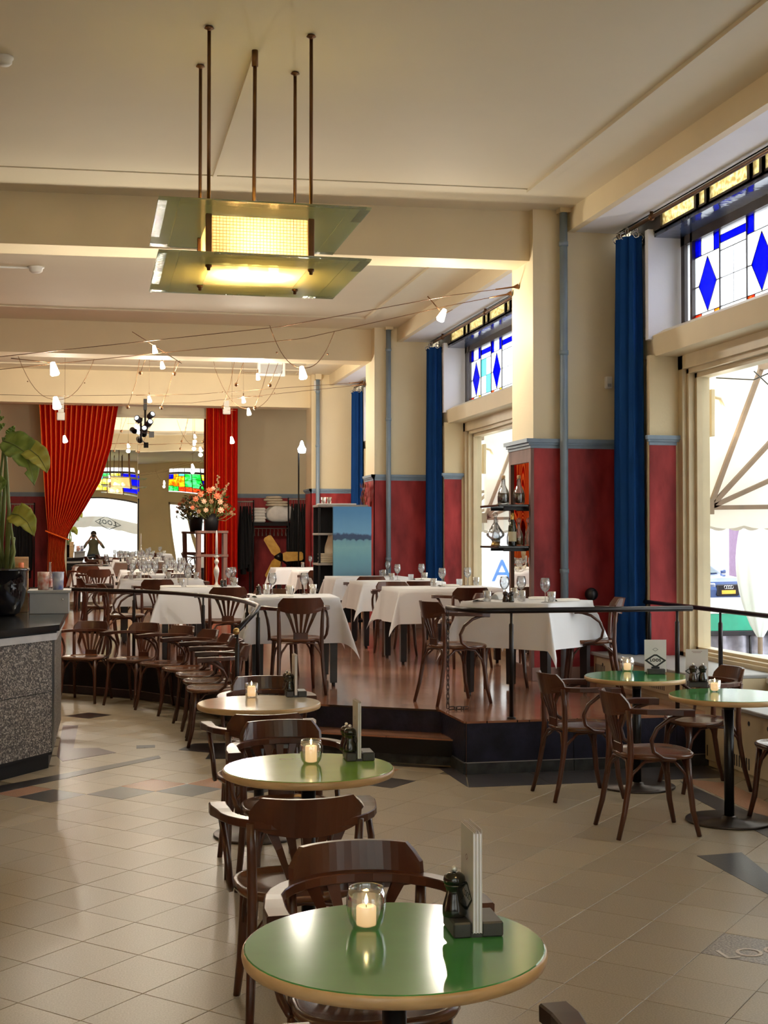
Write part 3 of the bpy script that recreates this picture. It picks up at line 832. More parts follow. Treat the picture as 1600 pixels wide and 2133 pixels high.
# ------------------------------------------------------------------ bentwood armchair
def make_chair():
    t = thing('bentwood_armchair', 'bentwood armchair', 'chair')
    # seat: rounded outline, raised rim, slightly sunk panel
    def outl(a):
        e = 2.6
        c, s_ = cos(a), sin(a)
        x = .215 * (abs(c) ** (2 / e)) * (1 if c > 0 else -1); y = .21 * (abs(s_) ** (2 / e)) * (1 if s_ > 0 else -1)
        return x * (1 + .09 * (y / .21)), y
    N = 28; rings = [(1.0, .437), (1.03, .448), (1.03, .458), (.985, .466), (.93, .466), (.89, .459), (.5, .456), (.0, .455)]
    m = M(); vs = []
    for k, z in rings[:-1]:
        for i in range(N):
            x, y = outl(2 * pi * i / N); vs.append((x * k, y * k, z))
    ctr = len(vs); vs.append((0, 0, .455)); fs = []
    for r in range(len(rings) - 2):
        for i in range(N):
            j = (i + 1) % N; fs.append((r * N + i, r * N + j, (r + 1) * N + j, (r + 1) * N + i))
    b = (len(rings) - 2) * N
    for i in range(N): fs.append((b + i, b + (i + 1) % N, ctr))
    fs.append(tuple(range(N))[::-1])
    m.add(vs, fs, True); m.build('seat', 'wood_chair_seat', t)
    # legs; the rear pair runs on up to the arm bow
    for s_ in (-1, 1):
        M().tube([(s_ * .165, .145, .44), (s_ * .17, .155, .30), (s_ * .178, .172, .14), (s_ * .19, .205, .0)], [.019, .018, .0165, .0135], 8).build('leg', 'wood_chair', t)
        M().tube([(s_ * .20, -.275, 0), (s_ * .19, -.235, .15), (s_ * .182, -.205, .32), (s_ * .18, -.195, .46), (s_ * .183, -.20, .60), (s_ * .188, -.212, .715)], [.0135, .016, .0175, .018, .0165, .015], 8).build('leg', 'wood_chair', t)
    # bow of the back and arms (flat bar)
    def bow(a, rx=.262, ry=.255):
        return Vector((rx * cos(a), -.005 + ry * sin(a), 0))
    path = [Vector((.268, .135, .705)), Vector((.270, .07, .708))]
    for i in range(15):
        a = -pi * i / 14
        p = bow(a); p.z = .712; path.append(p)
    path += [Vector((-.270, .07, .708)), Vector((-.268, .135, .705))]
    sec = [(-1, -.5), (-.85, -.62), (.85, -.62), (1, -.5), (1, .5), (.85, .62), (-.85, .62), (-1, .5)]
    rr = [.032, .031, .027] + [.023] * 13 + [.027, .031, .032]
    M().tube(path, rr, sec=sec, up=(0, 0, 1), smooth=False).build('arm_bow', 'wood_chair', t)
    # crest board standing on the bow
    def crest(u, v):
        a = -pi / 2 + (u - .5) * 1.62
        w = abs(u - .5) * 2
        lo = .672 + .03 * w ** 2
        hi = .806 - (.05 * max(0, (w - .80) / .20))
        z = lo + (hi - lo) * v
        lean = .03 * v
        return a, z, lean
    m = M(); nu, nv = 18, 4
    def sheet(off):
        out = []
        for jv in range(nv + 1):
            for iu in range(nu + 1):
                a, z, ln = crest(iu / nu, jv / nv)
                out.append(((.262 + off) * cos(a) * .98, -.005 + (.262 + off + ln) * sin(a), z))
        return out
    W = nu + 1; A = sheet(.012); B = sheet(-.006); n0 = len(A); fs = []
    for jv in range(nv):
        for iu in range(nu):
            q = (jv * W + iu, jv * W + iu + 1, (jv + 1) * W + iu + 1, (jv + 1) * W + iu)
            fs.append(q); fs.append(tuple(n0 + k for k in q[::-1]))
    rim = [i for i in range(W)] + [jv * W + nu for jv in range(1, nv + 1)] + [nv * W + i for i in range(nu - 1, -1, -1)] + [jv * W for jv in range(nv - 1, 0, -1)]
    for k in range(len(rim)):
        a, b = rim[k], rim[(k + 1) % len(rim)]; fs.append((b, a, n0 + a, n0 + b))
    m.add(A + B, fs, False); m.build('crest_board', 'wood_chair', t)
    # fan splat
    M().cbox(-.062, .062, -.212, -.196, .455, .515, .004).build('splat_base', 'wood_chair', t)
    for k in range(-2, 3):
        xb, xt = k * .025, k * .062
        P = [(xb, -.204, .505), (xb + (xt - xb) * .25, -.213, .56), (xb + (xt - xb) * .6, -.232, .63), (xt, -.25 + .03 * (k / 2) ** 2, .70)]
        M().tube(P, [.0095, .0105, .013, .018], sec=[(-1, -.35), (1, -.35), (1, .35), (-1, .35)], up=(0, -1, .15), smooth=False).build('slat', 'wood_chair', t)
    # C-shaped arm braces
    for s_ in (-1, 1):
        P = [(s_ * .262, .115, .697), (s_ * .262, .07, .693), (s_ * .262, .0, .672), (s_ * .258, -.07, .62), (s_ * .252, -.10, .555), (s_ * .245, -.085, .49), (s_ * .237, -.03, .452), (s_ * .228, .05, .442)]
        M().tube(P, [.012, .0125] + [.0125] * 5 + [.011], 6).build('arm_brace', 'wood_chair', t)
        # arches under the seat
        P = [(s_ * .186, -.215, .27), (s_ * .182, -.185, .36), (s_ * .172, -.11, .425), (s_ * .168, 0, .432), (s_ * .168, .07, .42), (s_ * .17, .13, .35), (s_ * .172, .155, .26)]
        M().tube(P, .0095, 6).build('seat_arch', 'wood_chair', t)
    for y, z0, x in ((.158, .26, .168), (-.215, .27, .183)):
        P = [(-x, y, z0), (-x + .02, y * .97, .35), (-x * .6, y * .9, .422), (0, y * .86, .432), (x * .6, y * .9, .422), (x - .02, y * .97, .35), (x, y, z0)]
        M().tube(P, .0095, 6).build('seat_arch', 'wood_chair', t)
    return t
chair = Proto(make_chair())
def put_chair(x, y, z, deg, label, group=None): return chair.put((x, y, z), R(deg), label, group)

CG = 'bentwood armchairs at the round tables'
put_chair(.73, 3.47, 0, 180, 'bentwood armchair facing the camera, its crest behind the big green table top', CG)
put_chair(.66, 2.46, 0, 0, 'bentwood armchair with only worn arm tips showing below the big green table', CG)
put_chair(.71, 4.68, 0, 0, 'bentwood armchair seen from the back, standing before the lime green table', CG)
put_chair(.88, 6.03, 0, 182, 'bentwood armchair facing the camera with its crest behind the lime green table', CG)
put_chair(.845, 6.80, 0, 0, 'bentwood armchair seen from the back, standing before the cream round table', CG)
put_chair(1.03, 8.06, 0, 178, 'bentwood armchair behind the cream round table, under the stair rail end', CG)
put_chair(3.13, 8.18, 0, -88, 'bentwood armchair at the round window table with the boldly printed menu', CG)
put_chair(3.14, 7.10, 0, -93, 'bentwood armchair with open fan back drawn up to the window table that has two mills', CG)
put_chair(3.98, 8.24, 0, 90, 'bentwood armchair between the two round window tables, back to the radiator cover', CG)
put_chair(4.05, 7.10, 0, 92, 'bentwood armchair by the radiator cut by the photo edge, only seat and legs showing', CG)
RG = 'bentwood armchairs lined up along the curved platform side'
row = [(-.64, 14.18, 12, 'partly hidden by the bar corner'), (-.09, 13.95, 20, 'first one clear of the bar'), (.38, 13.60, 38, 'second one clear of the bar'), (.68, 13.08, 55, 'third one clear of the bar'),
       (.86, 12.52, 68, 'fourth one clear of the bar'), (.94, 11.95, 82, 'third from the stair rail'), (.965, 11.40, 88, 'second from the stair rail'), (.955, 10.85, 92, 'beside the stair rail end')]
for x, y, a, s_ in row: put_chair(x, y, 0, 180 - a, 'bentwood armchair in the row along the platform, ' + s_, RG)
PG = 'bentwood armchairs at the white clothed tables'
plc = [(1.68, 11.10, 2, 'seen from the back at the white table by the top of the steps'), (1.32, 13.60, 3, 'seen from the back behind the bend of the platform railing'),
       (2.82, 10.13, -78, 'beside the hanging chain at the end of the platform rail'), (4.03, 10.40, 74, 'lit pale by the window behind the platform rail'), (3.50, 11.16, 178, 'between the corner table and the red pillar, mostly hidden'),
       (3.68, 12.96, 4, 'with its crest before the clothed table next to the bottle shelves'), (3.30, 14.36, 178, 'on the far side of the clothed table next to the bottle shelves'),
       (3.66, 14.98, 2, 'at the second clothed table of the window row'), (3.5, 16.9, 0, 'at the third clothed table of the window row'), (3.4, 20.25, 0, 'below the blue painting'),
       (1.70, 12.56, 180, 'behind the white table by the top of the steps'), (.34, 14.78, -85, 'sideways before the table with the candlestick'), (.75, 16.25, 0, 'with its crest at the glass-crowded table behind the candlestick'),
       (1.15, 18.62, 0, 'at the second glass-crowded table from the candlestick'), (.04, 21.6, 12, 'big and dark under the red curtain'), (-.12, 24.0, 8, 'at the small clothed table under the tied curtain'), (1.2, 17.68, 180, 'facing the camera behind the first glass-crowded table'), (.58, 17.68, 180, 'facing the camera by the peppermills of the glass-crowded table'), (.1, 16.8, -88, 'sideways at the end of the first glass-crowded table'), (1.1, 21.1, 0, 'at the glass-crowded table closest to the mirror')]
for x, y, a, s_ in plc: put_chair(x, y, ZP, a, 'bentwood armchair ' + s_, PG)

# ------------------------------------------------------------------ round pedestal tables
def bistro(x, y, top, label, rb=.255):
    t = thing('bistro_table', label, 'table', (x, y, 0), 0, 'round pedestal tables')
    M().lathe([(0, .742), (.343, .742), (.3455, .7445), (.343, .7465), (0, .7465)], 56, smooth=False).build('tabletop', top, t)
    M().lathe([(0, .713), (.338, .713), (.347, .717), (.3505, .728), (.3495, .74), (.346, .7445), (.343, .744)], 56).build('table_edge', 'wood_edge', t)
    M().tube([(0, 0, .014), (0, 0, .70)], .029, 14).build('pole', 'black_metal', t)
    M().lathe([(0, .714), (.15, .714), (.15, .706), (.035, .70), (.03, .66)], 20).build('top_flange', 'black_metal', t)
    M().lathe([(rb - .004, 0), (rb, .003), (rb, .011), (rb - .005, .0145), (.05, .0165), (.045, .03), (.03, .034)], 48).build('base_plate', 'steel_dark', t)
    return t
bistro(.68, 2.98, 'laminate_green', 'big green round table with a wooden edge, closest to the camera')
bistro(.86, 5.34, 'laminate_green_shine', 'green round table, lime by its painted-in reflection, with wooden edge, second from the camera')
bistro(.92, 7.48, 'laminate_cream', 'cream round table with wooden edge before the platform steps')
bistro(3.59, 8.37, 'laminate_green', 'green round table by the window beside the platform rail')
bistro(3.69, 7.24, 'laminate_green', 'green round table by the radiator, bright with the window reflection')
ZT = .7465

def glass_profile(kind):
    if kind == 'barrel': return [(0, .010), (.030, .010), (.038, .022), (.0445, .05), (.044, .072), (.038, .097), (.0405, .099), (.047, .074), (.048, .05), (.0415, .017), (.032, .001), (0, 0)]
    if kind == 'straight': return [(0, .009), (.031, .009), (.034, .03), (.035, .083), (.037, .084), (.037, .03), (.034, .003), (.03, 0), (0, 0)]
    return [(0, .006), (.026, .006), (.031, .02), (.035, .07), (.037, .071), (.033, .018), (.028, 0), (0, 0)]
def candle_set(px, py, z, kind, where):
    p = at_z(px, py, z)
    g = M().lathe(glass_profile(kind), 20, flute=.02 if kind == 'barrel' else 0, nf=7).build('candle_glass', 'clear_glass', None, (p.x, p.y, z + .0005))
    tag(g, {'barrel': 'rounded glass candle holder on ', 'straight': 'straight-sided glass candle holder on ', 'cup': 'small frosted candle cup on '}[kind] + where, 'candle holder')
    h = .045 if kind != 'straight' else .058
    if kind == 'barrel' and 'lime' in where: h = .066
    c = thing('candle', 'lit white candle inside the glass on ' + where, 'candle', (p.x, p.y, z + .009))
    M().lathe([(0, 0), (.024, 0), (.0245, h - .004), (.022, h), (.012, h - .003), (0, h - .004)], 14).build('wax', 'wax', c)
    M().tube([(0, 0, h - .004), (0, .001, h + .006)], .001, 4).build('wick', 'ink', c)
    M().lathe([(0, h + .003), (.0035, h + .008), (.0045, h + .013), (.003, h + .021), (0, h + .03)], 8).build('flame', 'flame', c)

def mill(p, z, mat, label, h=.115, group=None):
    t = thing('pepper_mill', label, 'mill', (p[0], p[1], z), 0, group)
    k = h / .115
    M().lathe([(0, 0), (.027 * k, 0), (.0285 * k, .006 * k), (.0275 * k, .022 * k), (.021 * k, .045 * k), (.0185 * k, .056 * k), (.02 * k, .064 * k), (.024 * k, .07 * k), (.024 * k, .073 * k), (0, .073 * k)], 18).build('body', mat, t)
    M().lathe([(0, .0735 * k), (.0245 * k, .074 * k), (.026 * k, .082 * k), (.024 * k, .091 * k), (.016 * k, .098 * k), (.006 * k, .1 * k), (0, .1 * k)], 18).build('cap', mat, t)
    M().ball((0, 0, .107 * k), .0075 * k, 8, 6).build('knob', 'silver', t)
    return t
def logo(parent, w, h, z, th=.09, mat='ink', both=False, y=0.0, name='printed_logo'):
    """rhombus outline with clipped top, standing in the local XZ plane and facing -Y"""
    def ring(s_): return [(-w * s_, 0), (-w * .14 * s_, h * s_ * .86), (w * .14 * s_, h * s_ * .86), (w * s_, 0), (w * .10 * s_, -h * s_), (-w * .10 * s_, -h * s_)]
    A, B = ring(1.0), ring(1 - th * 1.9)
    m = M(); n = 6
    vs = [(x, y - .0004, z + q) for x, q in A] + [(x, y - .0004, z + q) for x, q in B]
    m.add(vs, [(i, n + i, n + (i + 1) % n, (i + 1) % n) for i in range(n)])
    return m.build(name, mat, parent)
def menu_block(p, z, rz, where, mills=(), size=(.12, .12)):
    b = thing('menu_block', 'dark wooden menu block on ' + where, 'menu holder', (p.x, p.y, z), rz)
    w, d = size
    m = M(); m.cbox(-w / 2, -.016, -d / 2, d / 2, 0, .036, .004); m.cbox(.008, w / 2, -d / 2, d / 2, 0, .036, .004); m.box(-.017, .009, -d / 2 + .004, d / 2 - .004, 0, .01)
    m.build('body', 'block_dark', b)
    return b
def menus_edge(p, z, rz, where, n=3, lean=0.0):
    """booklets standing in the slot, covers facing local -X"""
    t = thing('menu', 'upright printed menus with a rhombus logo in the block on ' + where, 'menu', (p.x, p.y, z + .0105), rz)
    for k in range(n):
        x = -.014 + k * .0075
        m = M(); m.box(x, x + .0012, -.062, .062, 0, .235 + .004 * (k % 2)); m.box(x + .0055, x + .0066, -.062, .062, 0, .235 + .003 * k)
        m.build('cover', 'paper', t)
        M().box(x + .0013, x + .0054, -.0605, .0615, .001, .231).build('pages', 'paper_pages', t)
    # print on the cover: big mark low down, small mark above
    g = logo(t, .055, .035, .075, th=.11, name='printed_logo'); g.location = (-.0146, 0, 0); g.rotation_euler = (0, 0, -pi / 2)
    l = text('LOOS', .022, 'ink', (-.0148, 0, .075), (pi / 2, 0, -pi / 2), t, 'lettering', .0001)
    s_ = logo(t, .012, .008, .165, th=.12, mat='ink_red', name='small_logo'); s_.location = (-.0146, 0, 0); s_.rotation_euler = (0, 0, -pi / 2)
    return t

T1, T2, T3, T4, T5 = 'the big green table', 'the lime green table', 'the cream round table', 'the window table beside the platform rail', 'the window table by the radiator'
candle_set(763, 1934, ZT, 'barrel', T1); candle_set(648, 1591, ZT, 'barrel', T2); candle_set(524, 1453, ZT, 'straight', T3); candle_set(1307, 1398, ZT, 'barrel', T4); candle_set(1489, 1441, ZT, 'cup', T5)
b1 = at_z(985, 1938, ZT); menu_block(b1, ZT, R(-3), T1); menus_edge(b1, ZT, R(-2.5), T1); mill((b1.x - .043, b1.y + .008), ZT + .0365, 'mill_black', 'black pepper mill with a metal knob beside the menus on the big green table', .118)
b2 = at_z(747, 1581, ZT); menu_block(b2, ZT, R(-3), T2); menus_edge(b2, ZT, R(-1), T2, 2); mill((b2.x - .042, b2.y - .025), ZT + .0365, 'mill_black', 'black mill with silver knob on the menu block of the lime green table'); mill((b2.x - .046, b2.y + .034), ZT + .0365, 'mill_brown', 'brown mill behind the black one on the lime green table')
b3 = at_z(616, 1450, ZT); menu_block(b3, ZT, R(-3), T3); menus_edge(b3, ZT, R(0), T3, 2); mill((b3.x - .04, b3.y - .028), ZT + .0365, 'mill_black', 'black mill on the menu block of the cream round table'); mill((b3.x - .047, b3.y + .03), ZT + .0365, 'mill_brown', 'brown mill behind the black one on the cream round table')
# window tables: menus face the room
b4 = at_z(1365, 1403, ZT); menu_block(b4, ZT, R(90 - 14), T4)
t = thing('menu', 'upright menu with a bold black rhombus mark, on the window table beside the platform rail', 'menu', (b4.x, b4.y - .004, ZT + .0105), R(-14))
M().box(-.075, .075, 0, .0015, 0, .222).build('cover', 'paper', t); M().box(-.074, .074, .002, .007, .001, .22).build('pages', 'paper_pages', t)
logo(t, .0745, .048, .080, th=.14); text('LOOS', .027, 'ink', (0, -.0008, .081), (pi / 2, 0, 0), t, 'lettering', .0002, 1.12, .0012)
M().box(-.028, .028, -.0006, 0, 0, .038).build('printed_bar', 'ink', t); logo(t, .02, .012, .155, th=.1, name='small_logo')
b5 = at_z(1452, 1430, ZT); menu_block(b5, ZT, R(90 - 16), T5)
t = thing('menu', 'upright menu with a plain back and small printed lines, behind two mills by the window', 'menu', (b5.x + .005, b5.y + .01, ZT + .0105), R(-16))
M().box(-.07, .07, 0, .0015, 0, .222).build('cover', 'paper', t); M().box(-.069, .069, .002, .007, .001, .22).build('pages', 'paper_pages', t)
g = logo(t, .055, .034, .085, th=.09); g.location = (-.02, 0, 0)
for zz, ww in ((.208, .032), (.2, .025)): M().box(-ww, ww, -.0004, 0, zz, zz + .002).build('printed_line', 'ink_red', t)
for v_, m_, l_ in ((.030, 'mill_brown', 'brown mill before the logo of the plain-backed menu by the window'), (-.029, 'mill_black', 'darker mill at the edge of the plain-backed menu by the window')):
    mill((b5.x - .038 * .276 - v_ * .961, b5.y - .038 * .961 + v_ * .276), ZT + .0365, m_, l_)
# small cup knob near the second mill is the mill's own

# ------------------------------------------------------------------ clothed tables on the platform
ZTT = 1.152
def cloth_mesh(a, b, h, seed, hx=None):
    rnd = random.Random(seed); ph = [rnd.uniform(0, 6.28) for _ in range(8)]
    hs = h; N = 40
    def knots(s_):
        ks = [-(s_ + hs) + hs * i / 8 for i in range(8)] + [-s_ + 2 * s_ * i / 10 for i in range(11)] + [s_ + hs * (i + 1) / 8 for i in range(8)]
        return ks
    U, V = knots(a), knots(b); vs = []; W = len(U)
    for v in V:
        for u in U:
            p = max(0, abs(u) - a); q = max(0, abs(v) - b); su = 1 if u > 0 else -1; sv = 1 if v > 0 else -1
            x = max(-a, min(a, u)); y = max(-b, min(b, v)); z = .002
            if p > 0 and q > 0:
                rho = sqrt(p * p + q * q); th = atan2(q, p)
                bl = sin(2 * th) ** 1.2
                out = rho * (.10 + .30 * bl); dn = rho * (1 - .06 * bl)
                ang = pi / 4 + (th - pi / 4) * .55
                x += su * out * cos(ang); y += sv * out * sin(ang); z = -dn
            elif p > 0:
                wv = .5 + .5 * sin(y * 11 + ph[0 if su > 0 else 1]); x += su * (p * (.07 + .10 * wv) + .004); z = -p * .985
            elif q > 0:
                wv = .5 + .5 * sin(x * 11 + ph[2 if sv > 0 else 3]); y += sv * (q * (.07 + .10 * wv) + .004); z = -q * .985
            else:
                z += .0015 * sin(u * 13 + ph[4]) * sin(v * 9 + ph[5])
            vs.append((x, y, z))
    fs = []
    for j in range(len(V) - 1):
        for i in range(W - 1): fs.append((j * W + i, j * W + i + 1, (j + 1) * W + i + 1, (j + 1) * W + i))
    m = M(); m.add(vs, fs, True); return m
TABLES = []
def snap(p, k=.055):
    """keep a place setting on the table top it belongs to"""
    best = None
    for (x, y, a, b, rz) in TABLES:
        dx, dy = p.x - x, p.y - y; c, s_ = cos(rz), sin(rz)
        u, v = dx * c + dy * s_, -dx * s_ + dy * c
        u2 = max(-a + k, min(a - k, u)); v2 = max(-b + k, min(b - k, v))
        e = hypot(u - u2, v - v2)
        if best is None or e < best[0]: best = (e, Vector((x + u2 * c - v2 * s_, y + u2 * s_ + v2 * c, p.z)))
    return best[1]
def dining_table(x, y, a, b, rz, where, h=.31, seed=0, white=True):
    TABLES.append((x, y, a, b, R(rz)))
    t = thing('dining_table', 'black-legged table under white cloth ' + where, 'table', (x, y, ZP), R(rz), 'clothed tables on the platform')
    M().cbox(-a, a, -b, b, .747, .772, .006).build('tabletop', 'table_leg', t)
    m = M(); m.box(-a + .05, a - .05, -b + .05, b - .05, .69, .747); m.build('apron', 'table_leg', t)
    for sx in (-1, 1):
        for sy in (-1, 1):
            m = M(); X, Y = sx * (a - .045), sy * (b - .045)
            m.tube([(X, Y, .747), (X, Y, .03)], [.036, .03], sec=[(-1, -1), (1, -1), (1, 1), (-1, 1)], up=(0, 1, 0), smooth=False)
            m.tube([(X, Y, .03), (X, Y, 0)], .017, 8); m.build('leg', 'table_leg', t)
    c = cloth_mesh(a + .004, b + .004, h, seed).build('tablecloth', 'tablecloth', None, (x, y, ZTT), (0, 0, R(rz)))
    tag(c, 'white cloth hanging over the table ' + where, 'tablecloth', 'white tablecloths')
    return t
W_A = 'in the corner behind the platform rail'
W_B = 'by the top of the steps'
W_C = 'with the silver candlestick'
W_D = ['next to the bottle shelves', 'second along the windows', 'third along the windows', 'fourth along the windows', 'before the far coat racks']
W_L = ['just beyond the candlestick', 'second beyond the candlestick', 'closest to the mirror', 'under the tied red curtain']
dining_table(3.54, 10.52, .40, .40, 43, W_A, .37, 1)
dining_table(1.77, 11.86, .37, .40, -4, W_B, .40, 2)
dining_table(1.13, 14.36, .42, .36, -3, W_C, .38, 3)
dining_table(3.62, 13.62, .55, .42, 0, W_D[0], .36, 4)
dining_table(3.60, 15.65, .50, .42, 0, W_D[1], .34, 5)
dining_table(3.62, 17.55, .50, .42, 0, W_D[2], .30, 6)
dining_table(3.70, 20.9, .55, .40, 0, W_D[3], .28, 7)
dining_table(3.58, 23.0, .50, .40, 0, W_D[4], .28, 8)
dining_table(.83, 16.95, .50, .42, 0, W_L[0], .32, 9)
dining_table(.90, 19.3, .50, .42, 0, W_L[1], .30, 10)
dining_table(.98, 21.8, .55, .42, 0, W_L[2], .30, 11)
dining_table(-.02, 24.72, .32, .34, 5, W_L[3], .36, 12)
ZS = ZTT + .0045

# place settings
def wine_glass():
    prof = [(0, .001), (.034, .001), (.035, .003), (.012, .007), (.0042, .014), (.0038, .075), (.006, .084), (.022, .096), (.036, .118), (.041, .142), (.039, .168), (.033, .198), (.0318, .198), (.0375, .168), (.0393, .142), (.0345, .119), (.020, .099), (.004, .088), (0, .087)]
    return M().lathe(prof, 16).mesh('wine_glass', 'clear_glass')
WG = wine_glass()
TG = M().lathe([(0, .008), (.026, .008), (.036, .088), (.0375, .088), (.0285, .001), (0, 0)], 14).mesh('water_tumbler', 'clear_glass')
CG_ = M().lathe([(0, .01), (.03, .01), (.034, .07), (.036, .07), (.0325, .0), (0, 0)], 12).mesh('votive_glass', 'stain_white')
def plain(name, mesh, p, label, cat, group, rz=0.0):
    o = bpy.data.objects.new(name, mesh); COL.objects.link(o); o.location = p; o.rotation_euler = (0, 0, rz)
    return tag(o, label, cat, group)
def napkin_mesh(w, d, h):
    m = M(); m.grid(10, 6, lambda u, v: ((u - .5) * w, (v - .5) * d, h * (1 - (2 * abs(v - .5)) ** 2.5) * (1 - .25 * (2 * abs(u - .5)) ** 4)))
    m.grid(10, 1, lambda u, v: ((.5 - u) * w, (v - .5) * d, 0)); return m.mesh('napkin', 'linen')
NP = napkin_mesh(.22, .11, .022); NPT = napkin_mesh(.12, .10, .06)
def glass(px, py, where, tall=True, z=None):
    p = snap(at_z(px, py, ZS)) if z is None else at_z(px, py, z)
    if tall: return plain('wine_glass', WG, p, 'stemmed wine glass ' + where, 'wine glass', 'stemmed wine glasses')
    return plain('water_tumbler', TG, p, 'water tumbler ' + where, 'tumbler', 'water tumblers')
# corner table
glass(1051, 1250, 'beside the two peppermills of the corner table'); glass(1086, 1249, 'in the middle of the corner table, before the mirror'); glass(1136, 1255, 'alone before the red pillar on the corner table')
glass(1087, 1252, 'in the middle of the corner table', False); glass(1170, 1256, 'at the window end of the corner table', False); glass(1072, 1246, 'behind the paired wine glasses of the corner table', False); glass(1013, 1253, 'beside the peppermills at the chain end of the corner table', False)
for px, m_ in ((1028, 'mill_brown'), (1045, 'mill_black')):
    p = snap(at_z(px, 1256, ZS)); mill((p.x, p.y), ZS, m_, ('brown' if m_ == 'mill_brown' else 'black') + ' peppermill of the pair on the corner table behind the rail', .1)
for px, py, r_, s_ in ((1195, 1252, 10, 'at the window end of the corner table'), (1135, 1247, -15, 'before the single wine glass of the corner table'), (1000, 1252, 60, 'at the chain end of the corner table')):
    plain('napkin', NP, snap(at_z(px, py, ZS), .1), 'folded white napkin ' + s_, 'napkin', 'folded white napkins', R(r_))
plain('napkin', NPT, snap(at_z(1005, 1247, ZS), .1), 'white napkin standing folded at the chain end of the corner table', 'napkin', 'folded white napkins', R(30))
# table at the top of the steps
glass(567, 1238, 'between tumblers on the table by the steps'); glass(634, 1238, 'before the chair crest on the table by the steps'); glass(555, 1237, 'with a violet glint beside the brown mill by the steps', False); glass(650, 1236, 'next to the tall glass on the table by the steps', False); glass(603, 1240, 'square with print on the table by the steps', False)
p = snap(at_z(530, 1241, ZS)); mill((p.x, p.y), ZS, 'mill_brown', 'dark brown peppermill on the table by the steps', .105)
plain('napkin', NP, snap(at_z(540, 1246, ZS), .1), 'folded white napkin on the corner of the table by the steps', 'napkin', 'folded white napkins', R(20)); plain('napkin', NP, snap(at_z(585, 1243, ZS), .1), 'folded white napkin among the glasses by the steps', 'napkin', 'folded white napkins')
# candlestick table
p = snap(at_z(452, 1224, ZS))
t = thing('candlestick', 'tall silver candlestick on the clothed table behind the railing', 'candlestick', (p.x, p.y, ZS))
M().lathe([(0, 0), (.055, 0), (.056, .006), (.04, .014), (.018, .03), (.013, .06), (.017, .10), (.026, .14), (.031, .17), (.026, .20), (.014, .225), (.013, .245), (.024, .26), (.025, .28), (.014, .295), (.014, .31), (.032, .325), (.034, .33), (.012, .332), (0, .332)], 16).build('stem', 'silver', t)
c = M().lathe([(0, .0), (.0135, .0), (.0125, .20), (.009, .245), (.003, .268), (0, .27)], 12).build('taper_candle', 'candle_white', None, (p.x, p.y, ZS + .3325))
tag(c, 'tall white taper candle in the silver candlestick', 'candle')
glass(477, 1220, 'beside the candlestick'); glass(519, 1217, 'slender, between two tumblers beyond the candlestick'); glass(492, 1221, 'low, next to the candlestick', False); glass(540, 1216, 'beyond the slender glass of the candlestick table', False)
for px, py, m_ in ((462, 1223, 'mill_black'), (469, 1222, 'mill_brown')):
    q = snap(at_z(px, py, ZS)); mill((q.x, q.y), ZS, m_, ('black' if m_ == 'mill_black' else 'brown') + ' mill at the foot of the silver candlestick', .085)
glass(391, 1221, 'at the front corner of the candlestick table'); glass(377, 1222, 'at the front corner of the candlestick table', False)
plain('napkin', NP, snap(at_z(410, 1224, ZS), .1), 'folded white napkin on the candlestick table', 'napkin', 'folded white napkins'); plain('napkin', NP, snap(at_z(352, 1223, ZS), .1), 'folded white napkin at the far left corner of the candlestick table', 'napkin', 'folded white napkins')
# crowded tables
rnd = random.Random(4)
def crowd(x0, x1, y0, y1, nw, nt, s_):
    pts = []
    for k in range(nw + nt):
        for _ in range(60):
            q = (rnd.uniform(x0, x1), rnd.uniform(y0, y1))
            if all(hypot(q[0] - w[0], q[1] - w[1]) > .095 for w in pts): break
        pts.append(q)
        if k < nw: plain('wine_glass', WG, (q[0], q[1], ZS), 'stemmed wine glass among many on the table ' + s_, 'wine glass', 'wine glasses on the table ' + s_)
        else: plain('water_tumbler', TG, (q[0], q[1], ZS), 'water tumbler among many glasses on the table ' + s_, 'tumbler', 'tumblers on the table ' + s_)
    for k in range(2):
        plain('napkin', NP, ((x0 + x1) / 2 + (k - .5) * .5, y0 - .02 + .0 * k, ZS), 'folded white napkin at the edge of the table ' + s_, 'napkin', 'napkins on the table ' + s_)
crowd(.42, 1.27, 16.66, 17.3, 9, 7, W_L[0]); crowd(.50, 1.34, 19.0, 19.65, 12, 6, W_L[1]); crowd(.52, 1.45, 21.5, 22.15, 12, 6, W_L[2])
q = snap(at_z(222, 1178, ZS)); glass(222, 1180, 'on the small table under the tied red curtain'); glass(210, 1180, 'low, on the small table under the tied red curtain', False)
for px, m_ in ((216, 'mill_black'), (229, 'mill_brown')):
    q = snap(at_z(px + 8, 1186, ZS)); mill((.55 + (.09 if m_ == 'mill_brown' else 0), 21.46), ZS, m_, ('black' if m_ == 'mill_black' else 'brown') + ' mill of the pair on the crowded table before the mirror', .1)
